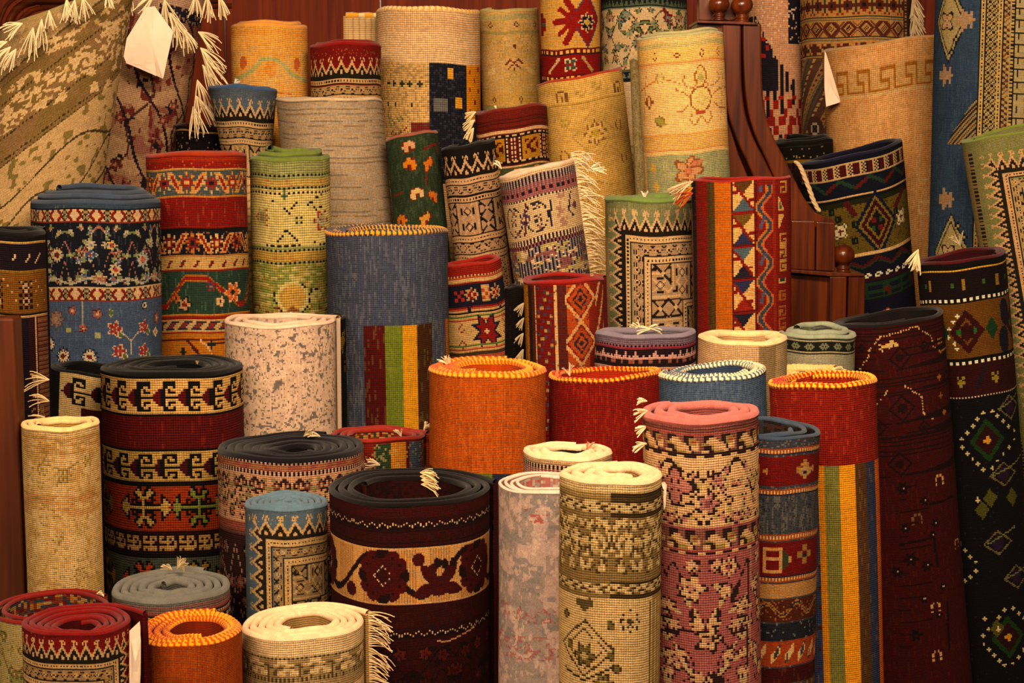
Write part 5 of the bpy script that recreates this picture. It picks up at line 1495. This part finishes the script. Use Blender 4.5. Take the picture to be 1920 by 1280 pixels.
rug('greyish cream plain carpet roll with a curved flap, leaning in the middle row', 622, 190, 192, 440, p_greycream, K=2.8, t=8, n=1.5, pit=12, bind='b8a080', br=4.5, end=165, inn='b49c7c', k=.1, slope=-.10, flare=8, sy=1.0)
rug('red-brown carpet roll with mustard boxes and a white tassel on its left shoulder', 960, 207, 140, 320, p_brownred, K=3.0, t=8, n=1.5, bind='702412', br=5.5, end=40, inn='6c2412', k=.06, slope=.06, tufts=[(892, 210, 200, 20, 'dcc090', .4), (890, 225, 215, 22, 'dcc090', .4), (888, 240, 235, 22, 'dcc090', .4), (930, 204, 100, 8, 'e0cca0', .3)])
rug('honey-yellow carpet roll with faint rosettes and a rust rim, leaning left', 1088, 148, 164, 360, p_yellowfloral, K=3.5, t=7, n=1.4, bind='9c3c14', br=5, end=90, inn='b08848', k=.115, slope=.075)
rug('pale gold carpet roll with a large palmette over a soft green field', 1277, 72, 160, 380, p_creamfloral, K=3.2, t=7, n=2.0, pit=9, bind='9c9468', br=4, end=150, inn='a09468', k=.055, slope=-.01, tel=5)
rug('thin tufted edge of a beige carpet roll standing left of the pale gold roll', 1196, 112, 30, 360, plain('8c7c50', 'b8a478', .2, .6, '6c6040'), K=3, t=6, n=1.2, bind='b0a078', inn='8c7c50', k=.045)
rug('dark red rimmed carpet roll with cream teeth and black diamonds, in the back row', 650, 92, 136, 215, p_red_zig, K=2.0, t=8, n=1.8, pit=10, bind='84140e', br=5, end=70, tel=6, inn='74120c')
rug('patchwork cream carpet roll with navy and yellow squares, twisted yellow and white rim', 800, 26, 200, 330, p_patchwork, K=4.0, t=10, n=1.4, bind=('d8c090', 'd49c34'), br=5.5, end=165, twist=9, inn='c0a070', flare=60, flarc=.06, slope=0, dirn=-1)
rug('pale yellow carpet roll with small brown diamonds, right of the patchwork one', 956, 22, 112, 230, p_paleyellow, K=2.8, t=7, n=1.4, bind='b0a068', br=3.5, end=80, inn='b09c60', k=.03)
rug('light blue rimmed carpet roll with cream teeth, narrowing downward', 458, 168, 130, 300, p_blue_zig, K=2.0, dmin=5.0, t=9, n=1.8, bind='345478', br=6.5, end=80, inn='2c4c70', tp=-2.4, k=.055, slope=-.06, sy=1.1, extra=30, tufts=[(440, 158, 60, 14, 'e8dcc8', .2)])
rug('short dark carpet roll with wine-red rim and one pale line, below the pinkish roll', 378, 240, 96, 300, p_smalldark, K=3, t=8, n=1.6, bind='300c14', inn='1c1014', k=.03, slope=-.06)
rug('golden-yellow carpet roll with pink dots, back row by the wall', 507, 57, 146, 200, p_yellow, K=3.4, t=10, n=1.9, pit=11, bind='cc9040', br=5.5, end=70, tel=6, inn='b88438')
rug('tall yellow carpet roll with a spiky red medallion, cut by the top edge', 1069, -60, 114, 150, p_yellowstar, K=3.0, t=7, n=1.4, bind='3c2c20', inn='b08848', k=.02)
rug('tall ivory carpet roll with fine vine flowers, cut by the top of the frame', 1208, -70, 164, 145, p_whitefloral, K=2.3, t=8, n=1.4, bind='34342c', inn='b09c78', k=.01)
rug('olive and beige carpet roll leaning in the top left corner, white fringe across its top', 128, 26, 226, 420, p_olive, K=2.7, t=9, n=1.3, bind='8c7c48', br=5, end=100, inn='a08c58', k=-.19, slope=.62, tp=.25,
    tufts=[(x, y, a, L, 'dcc49c', 1.08) for x, y, a, L in ((14, 78, 200, 40), (20, 88, 225, 42), (30, 92, 245, 34), (42, 44, 200, 34), (62, 52, 262, 46), (78, 36, 268, 44), (92, 20, 275, 30), (125, -2, 280, 34), (140, 0, 268, 34), (155, -4, 292, 32), (200, -14, 280, 24))])
rug('pinkish-brown worn carpet roll under a white paper tag, leaning beside the olive one', 310, -60, 172, 350, p_pinkish, dmin=5.62, K=3.4, t=8, n=1.3, bind='6c6c34', inn='947050', k=-.155, tp=-0.1,
    tufts=[(x, y, a, L, 'e4cfa6', 1.1) for x, y, a, L in ((246, -6, 265, 28), (290, -10, 230, 40), (308, 0, 290, 44), (318, 24, 300, 40), (330, 40, 290, 40), (345, 55, 300, 36), (366, -10, 270, 34), (388, -8, 280, 38), (410, -8, 300, 38), (372, 60, 330, 44), (376, 90, 320, 50), (382, 110, 330, 56), (380, 122, 310, 46), (370, 150, 290, 50), (368, 180, 300, 60), (362, 200, 290, 44))])
wall_block(1296, 1625, 0.30, 'wood')
rug('deep navy carpet roll with mustard medallion band and white cord on its left edge', 1597, 288, 190, 600, p_navyyellow, K=3.0, t=8, n=1.4, bind='1c1a34', br=6, end=170, inn='181828', k=.10, slope=.12, dmin=0, tp=-0.1)
rug('near-black carpet roll with a thin yellow line, behind the navy one', 1508, 268, 112, 400, p_darkblack, K=2.6, t=7, n=2.2, bind='1a1612', inn='16120f', tel=5, k=.03)
rug('very dark carpet roll with wine rim and mustard diamond band, near the right edge', 1799, 483, 166, 1290, p_darkright, K=3.0, t=8, n=1.5, bind='4c1014', br=5.5, end=140, inn='3c0e12', k=.085, slope=.06, dirn=-1, tufts=[(1722, 468, 235, 30, 'dcc498', .3), (1722, 474, 250, 30, 'dcc498', .3), (1800, 460, 110, 36, 'c8b488', -.6)])
rug('sage-green rimmed carpet roll with black and cream tooth border at the right edge', 1900, 246, 190, 900, p_greenkilim, K=2.5, t=7, n=1.3, bind='6c7430', br=4, end=90, inn='7c7c4c', k=.17, slope=.03)
rug('plain tan carpet roll with one faint meander line and a folded paper tag', 1654, 84, 218, 485, p_tan, K=3.6, t=8, n=1.3, bind='ac8858', br=4.5, end=90, inn='a0804c', mat=FLAT, k=.03, slope=.07, tp=-0.1)
rug('blue carpet roll with cream diamonds and striped side border, tallest at the right', 1880, -70, 240, 470, p_bluecarpet, K=2.6, t=9, n=1.3, bind='34465a', inn='34465a')
rug('brown-banded carpet roll with rows of small diamonds, behind the tan roll', 1606, -70, 208, 270, p_brownband, K=2.3, t=8, n=1.3, bind='4c3828', inn='8c6c40', k=.01, tufts=[(1712, y, 285, 34, 'b8a480', .5) for y in (-8, 8, 26, 44)])
rug('salmon carpet roll with navy feather shapes and red squares, behind the curved wooden rails', 1456, -70, 104, 270, p_redpink, K=3.4, t=8, n=1.3, bind='8c6c50', inn='a07c5c', k=.01)
solve()
for _s in RUGS:
    if 'block' not in _s:
        build_rug(_s)
dmax = max(s['top'][1] + (s['w'] / 2 + 8) * s['sy'] * s['d'] / F for s in RUGS if 'block' not in s)
# ------------------------------------------------------------ solids: wood, tags, room
def tagit(o, label, cat):
    o['label'] = label; o['category'] = cat
    return o

def prism(name, prof, depth0, thick, mat, parent=None, bevel=0.004, origin=None):
    """outline in photo pixels at depth0, extruded away from the camera by thick metres"""
    n = len(prof)
    front = [atY(x, y, depth0) for x, y in prof]
    vs = [tuple(p) for p in front] + [tuple(p + np.array((0, thick, 0))) for p in front]
    fs = [tuple(range(n))[::-1], tuple(range(n, 2 * n))]
    fs += [(i, (i + 1) % n, n + (i + 1) % n, n + i) for i in range(n)]
    org = np.array(origin if origin is not None else (0, 0, 0), float)
    me = bpy.data.meshes.new(name)
    me.from_pydata([tuple(np.array(v) - org) for v in vs], [], fs)
    me.materials.append(mat)
    o = bpy.data.objects.new(name, me)
    COL.objects.link(o)
    o.parent = parent
    if bevel:
        b = o.modifiers.new('bevel', 'BEVEL')
        b.width = bevel; b.segments = 3; b.limit_method = 'ANGLE'; b.angle_limit = math.radians(40)
    return o

def lathe(name, px, py, prof, d, mat, parent=None, origin=(0, 0, 0)):
    """prof: (radius px, y px) pairs about the pixel column px"""
    mb = MB()
    an = np.linspace(0, 2 * np.pi, 41)
    m = d / F
    P = []
    for r, y in prof:
        c = atY(px, y, d)
        P.append(np.stack([c[0] + r * m * np.cos(an), c[1] + r * m * np.sin(an), np.full(41, c[2])], -1))
    P = np.array(P)
    UV = np.zeros(P.shape[:2] + (2,))
    mb.grid(P, UV, (0.5, 0.5, 0.5))
    return mb.build(name, mat, parent, origin=np.array(origin, float))

def empty(name, loc):
    e = bpy.data.objects.new(name, None)
    e.empty_display_size = 0.1
    COL.objects.link(e)
    e.location = loc
    return e

def ball(px, py, r, d, parent, org):
    pr = [(0.1, py - r)]
    for i in range(1, 16):
        a = math.pi * i / 16
        pr.append((r * math.sin(a) * 1.02, py - r * math.cos(a) * 0.95))
    pr = [p for p in pr if p[1] < py + r * 0.86]
    pr += [(r * .45, py + r * .92), (r * .52, py + r), (r * .62, py + r * 1.1), (r * .62, py + r * 1.2), (r * .5, py + r * 1.28), (r * .56, py + r * 1.4), (r * .72, py + r * 1.5), (r * .72, py + r * 1.62), (0.1, py + r * 1.62)]
    lathe('ball_finial', px, py, pr, d, MAHOG, parent, org)

dw = BLOCKS['wood']
wb = atY(1400, 640, dw); wb[2] = 0
w = empty('wooden_stair_newel', wb)
tagit(w, 'dark polished mahogany stair end with twin curved rails, stepped blocks and ball finials', 'staircase')
# curved twin rails
def rail(x0, dd, nm):
    L = [(x0, 44), (x0 + 1, 110), (x0 + 4, 170), (x0 + 12, 220), (x0 + 26, 262), (x0 + 44, 300), (x0 + 62, 340), (x0 + 84, 385), (x0 + 120, 430)]
    wd = [35, 34, 33, 32, 32, 33, 34, 36, 40]
    Rt = [(x + q, y - (i * 1.0)) for i, ((x, y), q) in enumerate(zip(L, wd))]
    def smooth(pts):
        out = []
        P = [pts[0]] + pts + [pts[-1]]
        for i in range(1, len(P) - 2):
            for k in range(5):
                t = k / 5
                out.append(tuple(0.5 * (2 * P[i][j] + (P[i + 1][j] - P[i - 1][j]) * t + (2 * P[i - 1][j] - 5 * P[i][j] + 4 * P[i + 1][j] - P[i + 2][j]) * t * t + (3 * P[i][j] - P[i - 1][j] - 3 * P[i + 1][j] + P[i + 2][j]) * t ** 3) for j in (0, 1)))
        return out + [pts[-1]]
    prism(nm, smooth(L) + smooth(Rt)[::-1], dd, 0.20, MAHOG, w, 0.006, wb)
rail(1355, dw + 0.012, 'curved_rail')
rail(1393, dw + 0.012, 'curved_rail')
prism('cap_block', [(1307, 38), (1416, 42), (1422, 47), (1307, 43)], dw + 0.0, 0.25, MAHOG, w, 0.002, wb)
prism('side_panel', [(1307, 44), (1357, 44), (1357, 200), (1385, 290), (1440, 420), (1440, 640), (1307, 640)], dw + 0.03, 0.17, MAHOG, w, 0.003, wb)
prism('backboard', [(1310, -60), (1380, -60), (1380, 38), (1310, 38)], dw + 0.11, 0.05, MAHOG, w, 0.003, wb)
ball(1348, 8, 19, dw + 0.06, w, wb); ball(1391, 10, 20, dw + 0.06, w, wb)
ball(1581, 478, 21, dw + 0.05, w, wb)
prism('sloping_cap', [(1450, 368), (1480, 372), (1520, 395), (1566, 413), (1566, 418), (1482, 412), (1450, 404)], dw + 0.01, 0.2, MAHOG, w, 0.003, wb)
prism('step_block', [(1484, 413), (1529, 414), (1528, 507), (1482, 505)], dw + 0.0, 0.22, MAHOG, w, 0.004, wb)
prism('step_block', [(1531, 415), (1566, 417), (1566, 509), (1530, 507)], dw + 0.006, 0.22, MAHOG, w, 0.004, wb)
prism('side_panel', [(1440, 400), (1484, 412), (1484, 515), (1555, 518), (1555, 760), (1440, 760)], dw + 0.03, 0.15, MAHOG, w, 0.003, wb)
prism('step_cap', [(1483, 505), (1622, 514), (1622, 518), (1556, 518), (1483, 511)], dw - 0.004, 0.23, MAHOG, w, 0.002, wb)
pz = at(1590, 640, dw)
def to_floor(x0, x1, y0, dd, thick, mat, nm, parent, org, bevel=.004):
    f0, f1 = atY(x0, y0, dd), atY(x1, y0, dd)
    top = [(f0[0], f0[1], f0[2]), (f1[0], f1[1], f1[2])]
    vs = []
    for dy in (0, thick):
        vs += [(f0[0], f0[1] + dy, 0), (f1[0], f0[1] + dy, 0), (f1[0], f0[1] + dy, f1[2]), (f0[0], f0[1] + dy, f0[2])]
    vs = [tuple(np.array(v) - np.array(org)) for v in vs]
    me = bpy.data.meshes.new(nm)
    me.from_pydata(vs, [], [(0, 1, 2, 3), (7, 6, 5, 4), (1, 5, 6, 2), (4, 0, 3, 7), (3, 2, 6, 7), (4, 5, 1, 0)])
    me.materials.append(mat)
    o = bpy.data.objects.new(nm, me)
    COL.objects.link(o); o.parent = parent
    b = o.modifiers.new('bevel', 'BEVEL'); b.width = bevel; b.segments = 3
    return o
to_floor(1556, 1588, 518, dw - 0.0, 0.22, MAHOG, 'post', w, wb)
to_floor(1591, 1623, 518, dw + 0.004, 0.22, MAHOG, 'post', w, wb)
to_floor(1310, 1440, 640, dw + 0.03, 0.15, MAHOG, 'base_panel', w, wb)
to_floor(1441, 1554, 700, dw + 0.032, 0.148, MAHOG, 'base_panel', w, wb)

# brown post at the left edge
dl = 3.52
p0 = atY(-30, 640, dl); p0[2] = 0
pe = empty('wooden_post', p0)
tagit(pe, 'brown varnished square wooden post at the left edge, beside the plain beige roll', 'post')
to_floor(-60, 26, 596, dl, 0.06, OAK, 'post_shaft', pe, p0, .006)

# wall panelling and room
Y_W = dmax + 0.12
def plane(name, vs, mat, kind='structure'):
    me = bpy.data.meshes.new(name)
    me.from_pydata(vs, [], [tuple(range(len(vs)))])
    me.materials.append(mat)
    o = bpy.data.objects.new(name, me); COL.objects.link(o)
    o['kind'] = kind
    return o
def slab(name, a, b, mat, kind='structure', bevel=0):
    x0, y0, z0 = a; x1, y1, z1 = b
    vs = [(x0, y0, z0), (x1, y0, z0), (x1, y1, z0), (x0, y1, z0), (x0, y0, z1), (x1, y0, z1), (x1, y1, z1), (x0, y1, z1)]
    me = bpy.data.meshes.new(name)
    me.from_pydata(vs, [], [(3, 2, 1, 0), (4, 5, 6, 7), (0, 1, 5, 4), (1, 2, 6, 5), (2, 3, 7, 6), (3, 0, 4, 7)])
    me.materials.append(mat)
    o = bpy.data.objects.new(name, me); COL.objects.link(o)
    if kind: o['kind'] = kind
    if bevel:
        q = o.modifiers.new('bevel', 'BEVEL'); q.width = bevel; q.segments = 3
    return o
mfl, nt, b = nodes('floor_boards', 0.6, 0.3)
b.inputs['Base Color'].default_value = (0.06, 0.035, 0.02, 1)
slab('floor', (-4, -1.5, -0.1), (4, Y_W + 0.1, 0.0), mfl)
slab('wall_back', (-4, Y_W, 0.0), (4, Y_W + 0.1, 3.9), WALLW)
# mouldings on the panelled wall, upper left
def frame_curve(name, pts, d, r, mat):
    mb = MB()
    mb.tube([at(x, y, d) for x, y in pts], r, '8a8a8a', seg=14)
    o = mb.build(name, mat)
    o['kind'] = 'structure'
    return o
dm = (Y_W - 0.03) / math.cos(PITCH) * 1.03
arc = [(-6 + 0, 140), (4, 90), (14, 52), (26, 24), (44, 8), (64, 2), (100, 0), (420, -2)]
def cr(pts, n=6):
    out = []; P = [pts[0]] + pts + [pts[-1]]
    for i in range(1, len(P) - 2):
        for k in range(n):
            t = k / n
            out.append(tuple(0.5 * (2 * P[i][j] + (P[i + 1][j] - P[i - 1][j]) * t + (2 * P[i - 1][j] - 5 * P[i][j] + 4 * P[i + 1][j] - P[i + 2][j]) * t * t + (3 * P[i][j] - P[i - 1][j] - 3 * P[i + 1][j] + P[i + 2][j]) * t ** 3) for j in (0, 1)))
    return out + [pts[-1]]
def onwall(x, y, off):
    r = at(x, y, 1.0) - np.array((0, 0, CAMZ))
    t = (Y_W - off) / r[1]
    return np.array((0, 0, CAMZ)) + r * t
for nm, sh, rad, off in (('trim_1', 0, .016, .012), ('trim_2', 14, .010, .008), ('trim_3', -14, .008, .006)):
    mb = MB()
    mb.tube([onwall(x + sh, y + sh * .9, off) for x, y in cr(arc)], rad, '8a8a8a', seg=14)
    o = mb.build(nm, MAHOG_X); o['kind'] = 'structure'
for i, x in enumerate((420, 712)):
    a, b_ = onwall(x, 0, 0.0), onwall(x + 2, 0, 0.0)
    slab('trim_%d' % (4 + i), (a[0], Y_W - 0.006, 0.1), (a[0] + .006, Y_W + .001, 3.3), MAHOG)

# paper tags
mp, nt, b = nodes('tag_paper', 0.6, 0.3)
nz = N(nt, 'ShaderNodeTexNoise'); nz.inputs['Scale'].default_value = 12; nz.inputs['Detail'].default_value = 5
tc = N(nt, 'ShaderNodeTexCoord'); nt.links.new(tc.outputs['Object'], nz.inputs['Vector'])
crr = N(nt, 'ShaderNodeValToRGB'); crr.color_ramp.elements[0].color = (*lin('d0b89c'), 1); crr.color_ramp.elements[1].color = (*lin('e4cfb8'), 1)
nt.links.new(nz.outputs[0], crr.inputs[0]); nt.links.new(crr.outputs[0], b.inputs['Base Color'])
bp = N(nt, 'ShaderNodeBump'); bp.inputs['Strength'].default_value = .4; bp.inputs['Distance'].default_value = .01
nt.links.new(nz.outputs[0], bp.inputs['Height']); nt.links.new(bp.outputs[0], b.inputs['Normal'])
PAPER = mp
def paper(name, outline, folds, d, label, thick=0.0012):
    """crumpled folded slip: outline px + (x, y, relief m) interior points"""
    cx_ = sum(p[0] for p in outline) / len(outline); cy_ = sum(p[1] for p in outline) / len(outline)
    org = at(cx_, cy_, d)
    import bmesh
    bm = bmesh.new()
    ring = [bm.verts.new(at(x, y, d) + np.array((0, -z, 0)) - org) for x, y, z in outline3(outline)]
    mids = [bm.verts.new(at(x, y, d - z) - org) for x, y, z in folds]
    n = len(ring)
    c = mids[0]
    for i in range(n):
        bm.faces.new((ring[i], ring[(i + 1) % n], c))
    bmesh.ops.subdivide_edges(bm, edges=bm.edges[:], cuts=2, use_grid_fill=True)
    rs = random.Random(3)
    for v in bm.verts:
        v.co.y += rs.uniform(-1, 1) * 0.0012
    me = bpy.data.meshes.new(name); bm.to_mesh(me); bm.free()
    me.materials.append(PAPER)
    o = bpy.data.objects.new(name, me); COL.objects.link(o); o.location = org
    s = o.modifiers.new('solid', 'SOLIDIFY'); s.thickness = thick
    tagit(o, label, 'tag')
    return o
def outline3(o):
    return [(p[0], p[1], p[2] if len(p) > 2 else 0.0) for p in o]
def rug_by(word):
    return next(s for s in RUGS if 'block' not in s and word in s['label'])
rp = rug_by('pinkish-brown')
dt = rp['d'] - (rp['w'] / 2 + 8) * rp['d'] / F - 0.03
paper('paper_tag', [(273, 14), (290, 12), (325, 60), (316, 100), (307, 148, .01), (294, 142, .004), (262, 128, .008), (237, 118), (228, 96), (233, 80)], [(285, 82, 0.012)], dt, 'large blank white paper tag hanging on the pinkish-brown worn roll')
paper('tag_flap', [(237, 118, .012), (262, 128, .02), (296, 143, .02), (292, 116, .014), (260, 121, .01)], [(272, 124, 0.02)], dt, 'x')
fl = bpy.data.objects['tag_flap']; tg = bpy.data.objects['paper_tag']
fl.location = fl.location - tg.location + Vector((0, -.004, 0)); fl.parent = tg
del fl['label']; del fl['category']
rt = rug_by('plain tan')
dt2 = rt['d'] - 0.02 * rt['d'] / F * 100 - 0.1
paper('paper_tag', [(1546, 96), (1549, 100), (1575, 188), (1574, 192, .008), (1549, 200), (1546, 165)], [(1556, 160, 0.012)], dt2, 'narrow folded white paper tag on the left edge of the tan roll')

rf = rug_by('dark red rimmed carpet roll with cream tooth')
paper('paper_tag', [(243, 1182), (262, 1164), (264, 1200), (262, 1296), (243, 1296)], [(254, 1240, 0.006)], rf['d'] - 0.02, 'tall folded white paper tag hanging beside the dark red rimmed roll, bottom left')
rg = rug_by('slim cream-edged')
paper('paper_tag', [(1240, 905), (1246, 903), (1250, 908), (1249, 935), (1246, 955), (1244, 935), (1246, 912)], [(1247, 922, 0.001)], rg['d'] - 0.03, 'tiny white slip hooked on the right edge of the beige flowered roll')

# cord on the navy roll, thread on the pale blue one
rn = rug_by('deep navy')
mb = MB()
dc = rn['d'] - (rn['w'] / 2) * rn['d'] / F * .7
pts = cr([(1492, 303), (1500, 312), (1508, 330), (1518, 356), (1526, 378), (1536, 396)], 8)
for k in range(3):
    P = []
    for i, (x, y) in enumerate(pts):
        a = i * .55 + k * 2.09
        P.append(at(x + 2.6 * math.cos(a), y, dc + 0.0035 * math.sin(a)))
    mb.tube(P, .0042, 'c8ac84', seg=7)
o = mb.build('edge_cord', YARN, rn['obj'], origin=np.array(rn['obj'].location)); o['label'] = 'twisted white cord'
